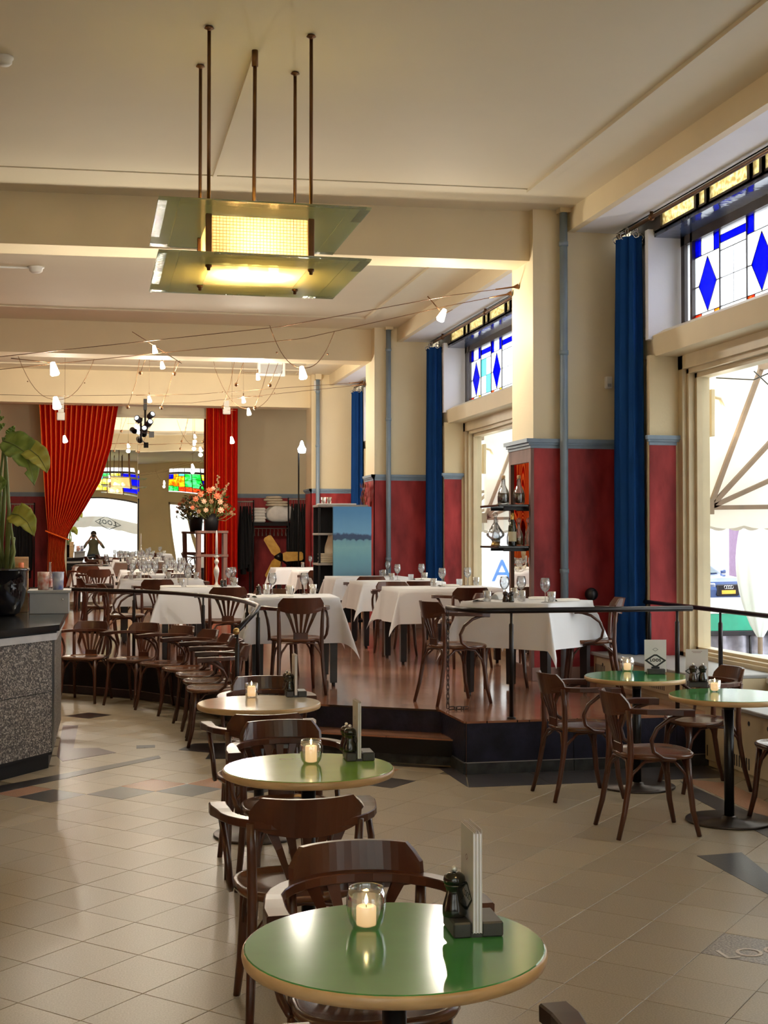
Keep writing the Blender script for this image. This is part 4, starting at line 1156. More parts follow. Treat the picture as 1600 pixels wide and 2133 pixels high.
# window row
def drow(k, wine, tumb, vot, naps=(), tray=()):
    s_ = 'on the clothed table ' + W_D[k]
    for i, (px, py) in enumerate(wine): glass(px, py, s_ + (', ' + ['at its room side', 'at its window side', 'at its middle'][i] if len(wine) > 1 else ''))
    for i, (px, py) in enumerate(tumb): glass(px, py, s_ + (', ' + ['at its room side', 'at its window side', 'at its middle'][i] if len(tumb) > 1 else ''), False)
    for i, (px, py) in enumerate(vot): plain('votive_glass', CG_, snap(at_z(px, py, ZS)), 'short frosted candle glass ' + s_, 'candle glass', 'frosted candle glasses')
    for i, (px, py) in enumerate(naps): plain('napkin', NP, snap(at_z(px, py, ZS), .1), 'folded white napkin ' + s_, 'napkin', 'folded white napkins', R(8))
drow(0, [(921, 1222), (974, 1220)], [(903, 1222), (990, 1218)], [(954, 1219)], [(935, 1221)])
drow(1, [(828, 1209), (878, 1208)], [(816, 1209), (895, 1206)], [(856, 1208)], [(880, 1206)])
drow(2, [(808, 1199)], [(800, 1200)], [(783, 1197)])
drow(3, [(754, 1189)], [(742, 1190)], [])
drow(4, [(639, 1180), (678, 1183)], [(630, 1181), (676, 1184)], [(652, 1180)])
# ------------------------------------------------------------------ hanging glass lamp
def pendant(x, y, label, group=None, power=15, tint=(1, .62, .28)):
    t = thing('pendant_lamp', label, 'lamp', (x, y, 3.29), 0, group)
    for zz in (0.0, .30):
        g = M()
        if zz: g.box(-.49, .49, -.525, .525, zz, zz + .008)
        else:
            for (x0, x1, y0, y1) in ((-.49, -.29, -.525, .525), (.29, .49, -.525, .525), (-.29, .29, -.525, -.305), (-.29, .29, .305, .525)): g.box(x0, x1, y0, y1, zz, zz + .008)
        g.build('glass_plate', 'lamp_plate', t)
        b = M()
        for (x0, x1, y0, y1) in ((-.61, -.492, -.64, .64), (.492, .61, -.64, .64), (-.49, .49, -.64, -.527), (-.49, .49, .527, .64)): b.box(x0, x1, y0, y1, zz, zz + .008)
        b.build('plate_border', 'lamp_plate', t)
        c = M()
        for (x0, x1, y0, y1) in ((-.612, -.56, -.58, .35), (.55, .612, -.6, -.3), (-.5, .15, .61, .642), (.25, .58, -.642, -.61), (-.3, .25, -.642, -.61), (-.61, -.5, .55, .642), (.4, .61, .56, .642)): c.box(x0, x1, y0, y1, zz - .0008, zz + .0088)
        c.build('clear_edge', 'lamp_plate_clear', t)
    M().box(-.288, .288, -.303, .303, .001, .007).build('diffuser', 'lamp_panel', t)
    for (x0, x1, y0, y1) in ((-.285, .285, -.318, -.312), (-.285, .285, .312, .318), (-.302, -.296, -.30, .30), (.296, .302, -.30, .30)):
        M().box(x0, x1, y0, y1, .012, .292).build('side_glass', 'lamp_panel', t)
    w = M()
    for k in range(15):
        z = .02 + k * .0185
        for yy in (-.3195, .3195): w.tube([(-.285, yy, z), (.285, yy, z)], .0012, 4)
    for k in range(29):
        xx = -.28 + k * .02
        for yy in (-.3195, .3195): w.tube([(xx, yy, .012), (xx, yy, .292)], .0012, 4)
    o = w.build('glass_grid', 'brass', t); o['kind'] = 'stuff'
    for sx in (-1, 1):
        for sy in (-1, 1):
            M().tube([(sx * .305, sy * .325, .31), (sx * .305, sy * .325, ZC - 3.29 - .012)], .011, 8).build('rod', 'bronze', t)
            M().lathe([(0, 0), (.022, 0), (.03, -.012), (.012, -.02), (.011, -.03)], 10, (sx * .305, sy * .325, ZC - 3.29)).build('ceiling_cup', 'bronze', t)
            M().cbox(sx * .305 - .018, sx * .305 + .018, sy * .325 - .018, sy * .325 + .018, .01, .298, .004).build('corner_post', 'bronze', t)
            M().lathe([(0, -.035), (.01, -.033), (.012, -.018), (.02, -.012), (.02, 0), (0, 0)], 10, (sx * .305, sy * .325, -.003)).build('finial', 'bronze', t)
    M().tube([(0, 0, .31), (.005, 0, ZC - 3.29 - .10)], .012, 8).build('rod', 'bronze', t)
    M().tube([(.005, 0, ZC - 3.29 - .10), (.005, 0, ZC - 3.29)], .02, 8).build('ceiling_cup', 'bronze', t)
    for k, (bx, by) in enumerate(((-.17, -.12), (.0, -.12), (.14, .12), (-.05, .12))):
        M().ball((bx, by, .075), .034, 10, 8, sq=(1, 1, 1.2)).build('bulb', 'bulb', t)
        M().tube([(bx, by, .115), (bx, by, .15)], .016, 8).build('socket', 'bronze', t)
    M().box(-.28, .28, -.02, .02, .15, .16).build('bulb_bar', 'bronze', t)
    for bx in (-.12, .12): light('lamp_light', 'POINT', (bx, 0, .09), power, tint, .05, parent=t)
    return t
pendant(.96, 8.11, 'hanging lamp of two green glass plates with a glowing box between, on five bronze rods')

# low-voltage wire lamps
def shade(m_, c, r=.045, h=.10, tilt=0):
    pass
WIRES = [[(3.92, 11.9, 4.06), (3.3, 12.0, 3.97), (1.67, 12.1, 3.63), (-.84, 12.2, 3.29), (-6.985, 12.3, 3.0)], [(3.92, 12.10, 4.03), (3.33, 12.3, 3.92), (1.95, 12.5, 3.59), (-.84, 12.6, 3.23), (-6.985, 12.8, 2.95)],
         [(3.92, 18.75 + .5, 4.0), (1.5, 20.1, 3.85), (-.6, 20.3, 3.8), (-6.985, 20.4, 3.8)], [(3.92, 18.85 + .26, 3.95), (1.5, 20.9, 3.8), (-.6, 21.1, 3.75), (-6.985, 21.2, 3.7)]]
for k, w in enumerate(WIRES):
    w = [Vector(p) for p in w]
    t = thing('tension_wire', ['upper low-voltage wire strung from the pillar with bottle shelves', 'lower low-voltage wire strung from the pillar with bottle shelves', 'upper thin wire strung in the far bay', 'lower thin wire strung in the far bay'][k], 'wire', w[0])
    M().tube([p - w[0] for p in w], .0035, 5).build('cable', 'bronze', t)
    d = (w[1] - w[0]).normalized()
    M().tube([(0, 0, 0), d * .04, d * .05, d * .22], [.028, .012, .008, .007], 8).build('anchor', 'bronze', t)
LAMPS = [(922, 655, 12.3, 'big halogen shade on an arm near the pillar top', 'arm', 1.0), (630, 775, 12.5, 'halogen shade hung in a wide wire loop before the second beam', 'loop', 1.0), (322, 727, 12.4, 'halogen lamp on a slanting rod between two wires', 'rod', .6), (112, 767, 12.5, 'halogen shade on the wire at the bar side', 'arm2', 1.0),
         (117, 838, 20.2, 'halogen shade hung in a wire loop above the tied curtain', 'loop', 1.5), (338, 760, 20.0, 'halogen shade below the ceiling of the far bay, beside two tiny spots', 'hang', .9), (311, 831, 20.3, 'halogen bulb between two wire ends above the mirror', 'hang', .8), (537, 784, 19.6, 'halogen bulb below the emergency sign', 'hang', .8),
         (507, 832, 20.6, 'halogen bulb over the straight red curtain', 'hang', .8), (518, 857, 20.9, 'warm halogen bulb hung in a wire loop beside the straight red curtain', 'loop', .9), (483, 916, 21.4, 'halogen bulb hanging in front of the straight red curtain', 'drop', .9), (135, 914, 21.4, 'halogen bulb hanging in front of the tied red curtain', 'drop', .9)]
for px, py, Y, s_, kind, k in LAMPS:
    p = at_y(px, py, Y)
    t = thing('wire_lamp', s_, 'lamp', p, 0, 'halogen lamps on wires')
    r = .045 * k * (1.0 if Y < 15 else 1.0)
    m = M(); m.lathe([(0, .045), (.4, .045), (.62, .0), (1.0, -1.0), (.6, -1.2), (0, -1.25)] and [(0, .06 * k), (r * .45, .055 * k), (r * .75, .0), (r, -.055 * k), (r * .7, -.07 * k), (0, -.072 * k)], 6, smooth=False)
    sh = m.build('shade', 'halogen', t); sh.rotation_euler = (R(8), R(-14 if kind != 'arm' else 24), R(15))
    w = M()
    if kind == 'arm': w.tube([(-.15, 0, .17), (-.03, 0, .04)], .006, 6); w.tube([(0, 0, .0), (.1, 0, .05)], .003, 5)
    elif kind == 'arm2': w.tube([(-.38, 0, .08), (0, 0, .05)], .004, 5)
    elif kind == 'rod': w.tube([(-.21, -.15, .13), (0, 0, .03), (.26, .2, -.1)], .004, 5)
    elif kind == 'loop':
        rr = .33 if Y < 15 else .55
        w.tube([(rr * q, .1 * q, .04 + .38 * rr / .33 * abs(q) ** 2.4) for q in [-1 + k_ / 9 for k_ in range(19)]], .004, 5)
        if Y > 15: w.tube([(-rr, -.1, .42 * rr / .33), (-rr * 1.1, -.1, ZC - p.z)], .003, 5); w.tube([(rr, .1, .42 * rr / .33), (rr * 1.04, .1, ZC - p.z)], .003, 5)
        for e in (-1, 1): w.ball((e * rr * .75, 0, .18 * rr / .33), .01, 6, 4)
    elif kind == 'drop': w.tube([(0, 0, .05), (0, 0, ZC - p.z)], .0025, 5); w.tube([(-.07, 0, .48), (.07, 0, .48)], .003, 5)
    else:
        up = ZC - p.z; w.tube([(-.32, 0, -.12), (-.2, 0, min(.25, up * .5)), (-.10, 0, up)], .004, 5); w.tube([(.18, 0, -.12), (.3, 0, min(.2, up * .4)), (.48, 0, up)], .004, 5); w.tube([(0, 0, .06), (0, 0, up)], .002, 4)
        w.ball((-.32, 0, -.13), .03, 8, 6); w.ball((.18, 0, -.13), .03, 8, 6); w.tube([(-.2, 0, .05), (.3, 0, .05)], .003, 5); w.tube([(0, 0, .05), (0, 0, .1)], .008, 6)
    w.build('wire', 'bronze', t)
    light('halogen_light', 'POINT', (0, 0, -.13), 24 if Y < 15 else 26, (1, .90, .74), .04, parent=t)

# spotlights cluster in front of the mirror
p = at_y(303, 866, 24.2)
t = thing('spotlight_cluster', 'bunch of black theatre spotlights with bright lenses hanging in front of the mirror', 'spotlight', (p.x, 24.2, p.z))
M().tube([(0, .12, 4.12 - p.z), (0, .12, -.30)], .02, 8).build('pole', 'black_metal', t); M().box(-.03, .03, .1, .2, 4.0 - p.z, 4.2 - p.z).build('bracket', 'black_metal', t)
for k, (dx, dz, a) in enumerate(((.06, -.02, 30), (-.09, -.10, -30), (.05, -.16, 15), (-.01, -.28, -5))):
    m = M(); m.lathe([(0, 0), (.04, .0), (.055, .03), (.058, .14), (.05, .145), (0, .13)], 12); o = m.build('spot_can', 'black_metal', t); o.location = (dx, .08, dz); o.rotation_euler = (R(68), 0, R(a))
    m = M(); m.lathe([(0, .148), (.042, .146), (.034, .155), (0, .16)], 12); o2 = m.build('lens', 'lens_white', o)
m = M(); m.cbox(.06, .15, -.1, -.09, -.40, -.29, .004); m.build('barn_door', 'black_metal', t); M().tube([(.1, -.09, -.3), (0, .1, -.26)], .008, 5).build('door_arm', 'black_metal', t)

# little fittings on ceiling and walls
def fitting(name, label, cat, p, build):
    t = thing(name, label, cat, p); build(t); return t
p = at_z(8, 118, ZC)
t = thing('smoke_detector', 'white smoke detector cut by the photo edge', 'smoke detector', (p.x, p.y, ZC)); M().lathe([(0, -.055), (.035, -.055), (.05, -.04), (.052, -.02), (.06, -.012), (.06, 0), (0, 0)], 18).build('body', 'white_plastic', t)
p = at_z(75, 556, ZC)
t = thing('smoke_detector', 'small white smoke detector at the end of a conduit', 'smoke detector', (p.x, p.y, ZC)); M().lathe([(0, -.07), (.05, -.065), (.07, -.05), (.075, -.02), (.09, -.012), (.09, 0), (0, 0)], 18).build('body', 'white_plastic', t)
M().tube([(-.06, 0, -.015), (-3.5, 0, -.015)], .012, 6).build('conduit', 'white_plastic', t)
p = at_y(565, 768, 22.4)
t = thing('emergency_sign', 'blank white box sign hanging from the ceiling of the far bay', 'sign', (p.x, p.y, p.z - .13))
m = M(); m.cbox(-.24, .24, -.04, .04, 0, .26, .01); m.build('housing', 'white_plastic', t); M().box(-.19, .19, -.044, -.041, .045, .2).build('panel', 'grey_panel', t); M().tube([(0, 0, .26), (0, 0, ZC - p.z + .13)], .012, 6).build('stem', 'white_plastic', t)
for px, py, s_ in ((127, 865, 'little white box hanging over the tied red curtain'), (472, 853, 'flat white box at the top of the straight red curtain')):
    p = at_y(px, py, 24.25)
    t = thing('sensor_box', s_, 'sensor', p); M().cbox(-.07, .07, -.04, .04, -.09, .05, .012).build('housing', 'white_plastic', t); M().box(-.05, .05, .03, .06, 0, 4.2 - p.z if p.z < 4.1 else .05).build('bracket', 'white_plastic', t)
p = at_y(1268, 797, 11.47)
t = thing('thermostat', 'small white wall box beside the front blue curtain', 'thermostat', (p.x, 11.49, p.z)); M().cbox(-.032, .032, -.04, .012, -.055, .055, .008).build('housing', 'white_plastic', t); M().box(-.018, .018, -.042, -.0395, -.04, -.012).build('dial_plate', 'grey_panel', t)
p = at_y(662, 803, 24.0)
t = thing('junction_box', 'small cream box high on the farthest pier', 'junction box', (p.x, 24.08, p.z)); M().cbox(-.06, .06, -.04, .02, -.1, .1, .01).build('housing', 'white_plastic', t); M().tube([(0, -.01, -.1), (.02, -.01, -.5)], .008, 5).build('cable', 'white_plastic', t)
p = at_y(1232, 1238, 11.4)
t = thing('wall_ball', 'dark round knob low on the red pier behind the corner table', 'knob', (p.x, 11.4, p.z)); M().ball((0, 0, 0), .06, 16, 12).build('ball', 'speaker', t); M().tube([(0, .05, 0), (0, .09, 0)], .02, 8).build('stem', 'speaker', t)

# pipes on the piers
for (px, Y, i, zt) in ((1174, 11.5, 0, 4.66), (809, 18.5, 1, 4.66), (662, 24.1, 2, 4.6)):
    q = at_y(px, 800, Y - .06)
    t = thing('heating_pipe', ['blue-grey pipe running up the pier behind the platform rail', 'blue-grey pipe running up the pier beside the painting', 'grey pipe running up the farthest pier'][i], 'pipe', (q.x, Y - .07, ZP))
    M().tube([(0, 0, 0), (0, 0, zt - ZP)], .037, 12).build('pipe', 'pipe_blue', t)
    for zz in (1.0, 3.0, 4.0):
        M().lathe([(.037, -.02), (.043, -.02), (.043, .02), (.037, .02)], 12, (0, 0, zz)).build('collar', 'pipe_blue', t); M().tube([(0, .03, zz), (0, .075, zz)], .012, 6).build('bracket', 'pipe_blue', t)
    M().box(-.05, .06, -.05, .06, zt - ZP, ZC - ZP).build('ceiling_block', 'cream', t)

# ------------------------------------------------------------------ curtains
def blue_curtain(x, y, zb, zt, label, rx=.105, ry=.19):
    t = thing('curtain', label, 'curtain', (x, y, zb), 0)
    H = zt - zb
    def fn(u, v):
        a = 2 * pi * u; f = 1 + .16 * cos(7 * a + .6 * sin(3 * v)) + .05 * cos(13 * a)
        k = .86 + .14 * (1 - (1 - v) ** 2)
        return (rx * f * k * cos(a), ry * f * k * sin(a), H * (1 - v))
    M().grid(84, 14, fn, True, True).build('cloth', 'blue_curtain', t)
    for k in range(6):
        a = 2 * pi * k / 6 + .5; cx, cy = rx * cos(a) * .9, ry * sin(a) * .95
        P = [(cx + .028 * cos(q), cy + .006 * sin(3 * q), H + .005 + .028 * sin(q)) for q in [2 * pi * j / 12 for j in range(12)]]
        M().tube(P, .0055, 5, closed=True).build('ring', 'chrome', t)
        P = [(cx * .6, cy + .03 * cos(q), H + .055 + .03 * sin(q)) for q in [2 * pi * j / 12 for j in range(12)]]
        M().tube(P, .004, 5, closed=True).build('ring', 'chrome', t)
    return t
blue_curtain(4.735, 11.19, ZP + .02, 4.39, 'tall blue curtain gathered beside the pier of the platform rail')
blue_curtain(4.735, 18.19, ZP + .02, 4.38, 'tall blue curtain gathered behind the second clothed window tables')
blue_curtain(4.73, 23.79, ZP + .02, 4.36, 'tall blue curtain gathered above the blue painting')
def red_tied():
    Y = 25.15
    t = thing('curtain', 'wide red curtain with painted pleat highlights, tied back to one side before the mirror', 'curtain', (0, Y, ZP))
    L = [(848, 82), (950, 88), (1040, 94), (1108, 100), (1125, 101), (1222, 98), (1300, 97)]
    Rr = [(848, 246), (930, 232), (1000, 210), (1060, 175), (1100, 148), (1122, 137), (1160, 134), (1222, 141), (1300, 143)]
    def ip(tab, y):
        for (a, b), (c, d) in zip(tab, tab[1:]):
            if y <= c: return b + (d - b) * (y - a) / (c - a)
        return tab[-1][1]
    def fn(u, v):
        y = 846 + v * 454
        xl = at_y(ip(L, y), y, Y).x; q = at_y(ip(Rr, y), y, Y); xr = q.x; w = xr - xl
        tie = math.exp(-((y - 1118) / 40) ** 2)
        d = .055 * cos(2 * pi * 15 * u + .5 * sin(5 * v)) * (1 - .5 * tie) + .05 * (1 - (2 * u - 1) ** 2) * tie
        return (xl + w * u, -d, q.z - ZP)
    M().grid(180, 44, fn).build('cloth', 'red_curtain', t)
    y = 1113; P = []
    for k in range(9):
        f = k / 8; px = 96 + 46 * f; q = at_y(px, 1106 + 18 * f, Y); P.append((q.x, -.10 - .05 * sin(pi * f), q.z - ZP))
    M().tube(P, .035, sec=[(-.3, -1), (.3, -1), (.3, 1), (-.3, 1)], up=(0, -1, 0), smooth=False).build('tie_back', 'red_curtain_plain', t)
    M().tube([(-3.2, 0, 3.82), (1.0, 0, 3.82)], .015, 6).build('rail', 'bronze', t)
    return t
red_tied()
t = thing('curtain', 'straight red curtain with painted pleat highlights beside the mirror, behind the flowers', 'curtain', (0, 25.15, ZP))
x0, x1 = at_y(430, 900, 25.15).x, at_y(496, 900, 25.15).x
M().grid(90, 8, lambda u, v: (x0 + (x1 - x0) * u, .06 * cos(2 * pi * 7 * u), (4.2 - ZP) * (1 - v) + .02)).build('cloth', 'red_curtain_plain', t)
M().tube([(x0 - .2, 0, 3.84), (x1 + .2, 0, 3.84)], .015, 6).build('rail', 'bronze', t)

# big mirror on the far wall
a = at_y(140, 867, 25.45); b = at_y(431, 867, 25.45)
t = thing('wall_mirror', 'huge wall mirror reflecting the street windows, between the red curtains', 'mirror', ((a.x + b.x) / 2, 25.455, ZP))
hw = (b.x - a.x) / 2; zt = a.z - ZP
for k in range(2):
    M().box(-hw + hw * k + .003, -hw + hw * (k + 1) - .003, 0, .01, .1, zt).build('mirror_glass', 'mirror', t)
fr = M(); fr.box(-hw - .04, -hw, -.02, .04, .05, zt + .05); fr.box(hw, hw + .04, -.02, .04, .05, zt + .05); fr.box(-hw, hw, -.02, .04, zt, zt + .05); fr.box(-hw, hw, -.02, .04, .05, .1); fr.box(-hw, hw, .01, .04, .1, zt)
fr.build('frame', 'frame_cream', t)

# mirrored panel with bottle shelves on the room side of the pier
t = thing('mirror_panel', 'tall dark-framed mirror on the pier side, reflecting the red curtain', 'mirror', (3.93, 11.5 + PD / 2, ZP))
M().box(-.012, -.004, -.27, .27, .12, 2.0).build('mirror_glass', 'mirror', t)
fr = M(); fr.box(-.03, 0, -.325, -.27, 0, 2.125); fr.box(-.03, 0, .27, .325, 0, 2.125); fr.box(-.03, 0, -.27, .27, 2.0, 2.125); fr.box(-.03, 0, -.27, .27, 0, .12); fr.build('frame', 'rust_wood', t)
cn = M()
for a_, za, zb_ in ((.04, 2.125, 2.15), (.06, 2.15, 2.175), (.085, 2.175, 2.21)): cn.box(-a_, 0, -.325 - a_ * .6, .325, za, zb_)
cn.build('cornice', 'dado_blue', t)
for zz, s_ in ((1.605, 'lower'), (1.985, 'upper')):
    sh = thing('glass_shelf', s_ + ' dark glass shelf with bottles on the pier side', 'shelf', (3.90, 11.81, zz))
    M().cbox(-.30, 0, -.29, .29, -.022, 0, .004).build('board', 'counter_top', sh)
    for yy in (-.2, .2): M().box(-.22, .0, yy - .01, yy + .01, -.05, -.0225).build('bracket', 'black_metal', sh)
def bottle(x, y, z, prof, mat, name, label, parts=(), n=14):
    t = thing(name, label, 'bottle' if name == 'wine_bottle' else 'decanter', (x, y, z), 0, None)
    M().lathe(prof, n).build('body', mat, t)
    for nm, pr, mt in parts: M().lathe(pr, n).build(nm, mt, t)
    return t
dec = [(0, .003), (.048, .003), (.055, .02), (.055, .09), (.045, .13), (.02, .18), (.017, .23), (.02, .235), (.016, .235), (.013, .18), (.04, .13), (.051, .09), (.051, .02), (0, .01)]
liq = [(0, .011), (.05, .021), (.05, .105), (0, .105)]
stp = [(0, .23), (.012, .23), (.018, .25), (.016, .268), (0, .272)]
bottle(3.70, 11.68, 1.9855, dec, 'clear_glass', 'decanter', 'amber cork-topped decanter at the outer end of the upper shelf', (('liquid', liq, 'wine'), ('stopper', stp, 'wood_edge')))
bottle(3.83, 11.62, 1.9855, dec, 'clear_glass', 'decanter', 'amber cork-topped decanter against the mirror on the upper shelf', (('liquid', liq, 'wine'), ('stopper', stp, 'wood_edge')))
wide = [(0, .04), (.03, .04), (.085, .09), (.088, .11), (.05, .16), (.016, .22), (.014, .26), (.018, .262), (.012, .26), (.013, .22), (.046, .16), (.083, .11), (.08, .09), (.02, .045), (0, .045)]
bottle(3.635, 11.72, 1.6055, wide, 'clear_glass', 'decanter', 'wide-bellied clear decanter with ball stopper at the outer end of the lower shelf', (('stopper', [(0, .255), (.012, .262), (.025, .285), (.018, .305), (0, .312)], 'clear_glass'), ('foot', [(0, 0), (.045, 0), (.04, .015), (.03, .04), (0, .04)], 'brass')))
wine = [(0, 0), (.037, .0), (.0375, .005), (.0375, .17), (.03, .21), (.0155, .245), (.015, .295), (.0165, .3), (0, .3)]
bottle(3.76, 11.60, 1.6055, wine, 'bottle_green', 'wine_bottle', 'dark wine bottle with gold foil on the lower shelf', (('label', [(.0381, .04), (.0381, .13)], 'label_cream'), ('foil', [(.017, .225), (.0165, .26), (.0165, .302), (0, .303)], 'foil_gold')))
dec2 = [(r * .75, z * .9) for r, z in dec]; stp2 = [(0, .2), (.01, .205), (.022, .225), (.02, .245), (0, .26)]
bottle(3.69, 11.88, 1.6055, dec2, 'clear_glass', 'decanter', 'slim cut-glass decanter behind the wide one on the lower shelf', (('stopper', stp2, 'clear_glass'),))
bottle(3.835, 11.64, 1.6055, dec2, 'clear_glass', 'decanter', 'whisky decanter in the row on the lower shelf, half full', (('liquid', [(r * .72, z * .7) for r, z in liq], 'whisky'), ('stopper', stp2, 'clear_glass')))
bottle(3.83, 11.86, 1.6055, dec2, 'clear_glass', 'decanter', 'round-stoppered decanter at the mirror end of the lower shelf', (('stopper', [(0, .2), (.01, .205), (.026, .23), (.02, .255), (0, .265)], 'clear_glass'),))

# ------------------------------------------------------------------ rails
def rail(label, path, posts, r=.021, group=None):
    o0 = Vector(path[0]); t = thing('handrail', label, 'railing', o0)
    M().tube([Vector(p) - o0 for p in path], r, 10).build('rail', 'rail_metal', t)
    for (p, zb) in posts:
        q = Vector(p) - o0
        M().tube([(q.x, q.y, q.z), (q.x, q.y, q.z - .09), (q.x, q.y, q.z - .10), (q.x, q.y, zb - o0.z)], [.010, .010, .0175, .0175], 10).build('post', 'rail_metal', t)
        M().lathe([(0, 0), (.035, 0), (.03, .012), (.018, .015)], 12, (q.x, q.y, zb - o0.z)).build('post_foot', 'rail_metal', t)
    return t
zr = 1.115
rail('long dark handrail bending around the curved platform edge', [(-2.4, 15.15, zr), (-.9, 15.12, zr), (-.22, 14.84, zr), (.51, 14.12, zr), (.83, 13.56, zr), (1.05, 13.0, zr), (1.25, 12.35, zr), (1.325, 11.65, zr), (1.335, 11.0, zr), (1.33, 10.86, zr - .005), (1.30, 10.75, zr - .03), (1.09, 10.28, .955)],
     [((-.85, 15.10, zr), ZP), ((.42, 14.22, zr), ZP), ((1.05, 13.0, zr), ZP), ((1.325, 11.65, zr), ZP), ((1.333, 10.92, zr), ZP), ((1.095, 10.29, .955), 0)])
t = [o for o in bpy.data.objects if o.name.startswith('handrail')][-1]
M().ball((1.085 + 2.4, 10.27 - 15.15, .952 - zr), .028, 10, 8).build('end_knob', 'brass', t)
rail('dark handrail closing the platform corner by the window, carrying the chain', [(2.63, 9.70, 1.15), (2.635, 9.45, 1.152), (2.68, 9.24, 1.153), (2.78, 9.155, 1.153), (2.95, 9.13, 1.153), (3.6, 9.13, 1.153), (4.36, 9.13, 1.153)], [((2.95, 9.13, 1.153), ZP), ((4.24, 9.13, 1.153), ZP)])
p = at_x(1503, 1272, 4.8)
rail('dark guard rail in front of the big window pane', [(4.8, 11.0, 1.11), (4.8, 8, 1.11), (4.8, 5.2, 1.11)], [((4.8, 10.9, 1.11), .50), ((4.8, 9.55, 1.11), .64), ((4.8, 7.4, 1.11), .64), ((4.8, 5.4, 1.11), .64)], .019)
t = thing('chain', 'iron chain hanging from the platform rail end down to the boards', 'chain', (2.63, 9.70, 1.13))
lk = M(); P = [(.011 * cos(a), 0, (.013 if sin(a) > 0 else -.013) + .011 * sin(a)) for a in [2 * pi * k / 12 for k in range(12)]]; lk.tube(P, .0035, 5, closed=True); lm = lk.mesh('link', 'rail_metal')
for k in range(21):
    o = bpy.data.objects.new('link', lm); COL.objects.link(o); o.parent = t; o.location = (0, 0, -.02 - k * .0352); o.rotation_euler = (0, 0, (k % 2) * pi / 2 + .3)
for k in range(5):
    o = bpy.data.objects.new('link', lm); COL.objects.link(o); o.parent = t; o.location = (.03 + k * .028, -.01 * (k % 2), ZP - 1.13 + .012); o.rotation_euler = (pi / 2 * (k % 2), pi / 2, .2)

# ------------------------------------------------------------------ radiator covers under the windows
def radiator(y0, y1, z0, z1, x0, label):
    t = thing('radiator_cover', label, 'radiator cover', (x0, y0, z0))
    L_ = y1 - y0; H = z1 - z0; x1 = 5.12 - x0
    np_ = max(1, round(L_ / 1.5))
    for k in range(np_):
        a, b = L_ * k / np_ + .004, L_ * (k + 1) / np_ - .004
        M().cbox(0, .03, a, b, .05, H - .03, .004).build('front_panel', 'frame_cream', t)
        h = M(); nh = 5
        for q in range(nh):
            yy = a + (b - a) * (q + .5) / nh
            h.lathe([(0, 0), (.017, 0)], 12, (0, 0, 0))
        h = M()
        for q in range(nh):
            yy = a + (b - a) * (q + .5) / nh
            vs = [(-.0008, yy + .017 * cos(w), H - .10 + .017 * sin(w)) for w in [2 * pi * i / 14 for i in range(14)]]
            h.add(vs, [tuple(range(14))])
        nsl = int((b - a) / .035)
        for q in range(nsl):
            yy = a + .03 + q * .035
            if (q // 9) % 2 == 0 and yy < b - .03:
                h.add([(-.0008, yy, .08), (-.0008, yy + .018, .08), (-.0008, yy + .018, .16), (-.0008, yy, .16)], [(0, 1, 2, 3)])
        h.build('slots', 'block_dark', t)
    M().box(.03, x1, .0, L_, 0, H - .03).build('body', 'frame_cream', t); M().box(.04, .06, 0, L_, 0, .05).build('kick_strip', 'black_shelf', t)
    M().cbox(-.03, x1, 0, L_, H - .03, H, .006).build('top_board', 'grey_panel', t)
radiator(5.0, 9.03, 0, .50, 4.41, 'long cream radiator cover with round holes under the window by the round tables')
radiator(9.2, 11.4, ZP, .64, 4.47, 'cream radiator cover on the platform under the window')
radiator(12.3, 18.4, ZP, .80, 4.62, 'cream radiator cover along the window behind the clothed tables')
radiator(19.2, 24.0, ZP, .80, 4.62, 'cream radiator cover along the window farthest from the camera')

# ------------------------------------------------------------------ bar counter, plant and bar things
t = thing('bar_counter', 'bar counter clad in pebbled stone with a dark top', 'counter', (0, 0, 0))
C = [(-2.2, 7.15), (-.29, 9.96), (-.27, 11.85), (-3.2, 11.85), (-3.2, 7.15)]
def off(poly, d):
    n = len(poly); out = []
    for i in range(n):
        p0, p1, p2 = Vector(poly[i - 1]), Vector(poly[i]), Vector(poly[(i + 1) % n])
        e1, e2 = (p1 - p0).normalized(), (p2 - p1).normalized(); n1, n2 = Vector((e1.y, -e1.x)), Vector((e2.y, -e2.x))
        b = (n1 + n2); b = b / max(.3, b.length_squared) * 2 / 2
        out.append(tuple(p1 + b * d * 1.0))
    return out
M().prism(off(C, -.05), 0, .10).build('plinth', 'black_shelf', t)
M().prism(off(C, -.0), .10, .12).build('plinth_strip', 'black_shelf', t)
def panel(p, q, za, zb, mat, name, th=.03):
    dx, dy = q[0] - p[0], q[1] - p[1]; l = hypot(dx, dy); nx, ny = dy / l, -dx / l
    M().prism([p, q, (q[0] - nx * th, q[1] - ny * th), (p[0] - nx * th, p[1] - ny * th)], za, zb).build(name, mat, t)
M().prism(off(C, -.032), .1, .94).build('carcass', 'black_shelf', t)
for (p, q) in ((C[0], C[1]),):
    n_ = 3
    for k in range(n_):
        a = (p[0] + (q[0] - p[0]) * (k / n_) + .0, p[1] + (q[1] - p[1]) * (k / n_)); b = (p[0] + (q[0] - p[0]) * ((k + 1) / n_ - .0012), p[1] + (q[1] - p[1]) * ((k + 1) / n_ - .0012))
        panel(a, b, .12, .555, 'pebble', 'stone_panel'); panel(a, b, .56, .935, 'pebble', 'stone_panel')
panel(C[1], (C[1][0] + .01, C[1][1] + .2), .12, .935, 'slate_plinth', 'corner_panel'); panel((C[1][0] + .01, C[1][1] + .2), C[2], .12, .935, 'pebble', 'stone_panel')
M().prism(off(C, .06), .935, .985).build('metal_band', 'counter_band', t)
M().prism(off(C, .05), .985, 1.0).build('shadow_gap', 'black_shelf', t)
M().prism(off(C, .10), 1.0, 1.045).build('top', 'counter_top', t)
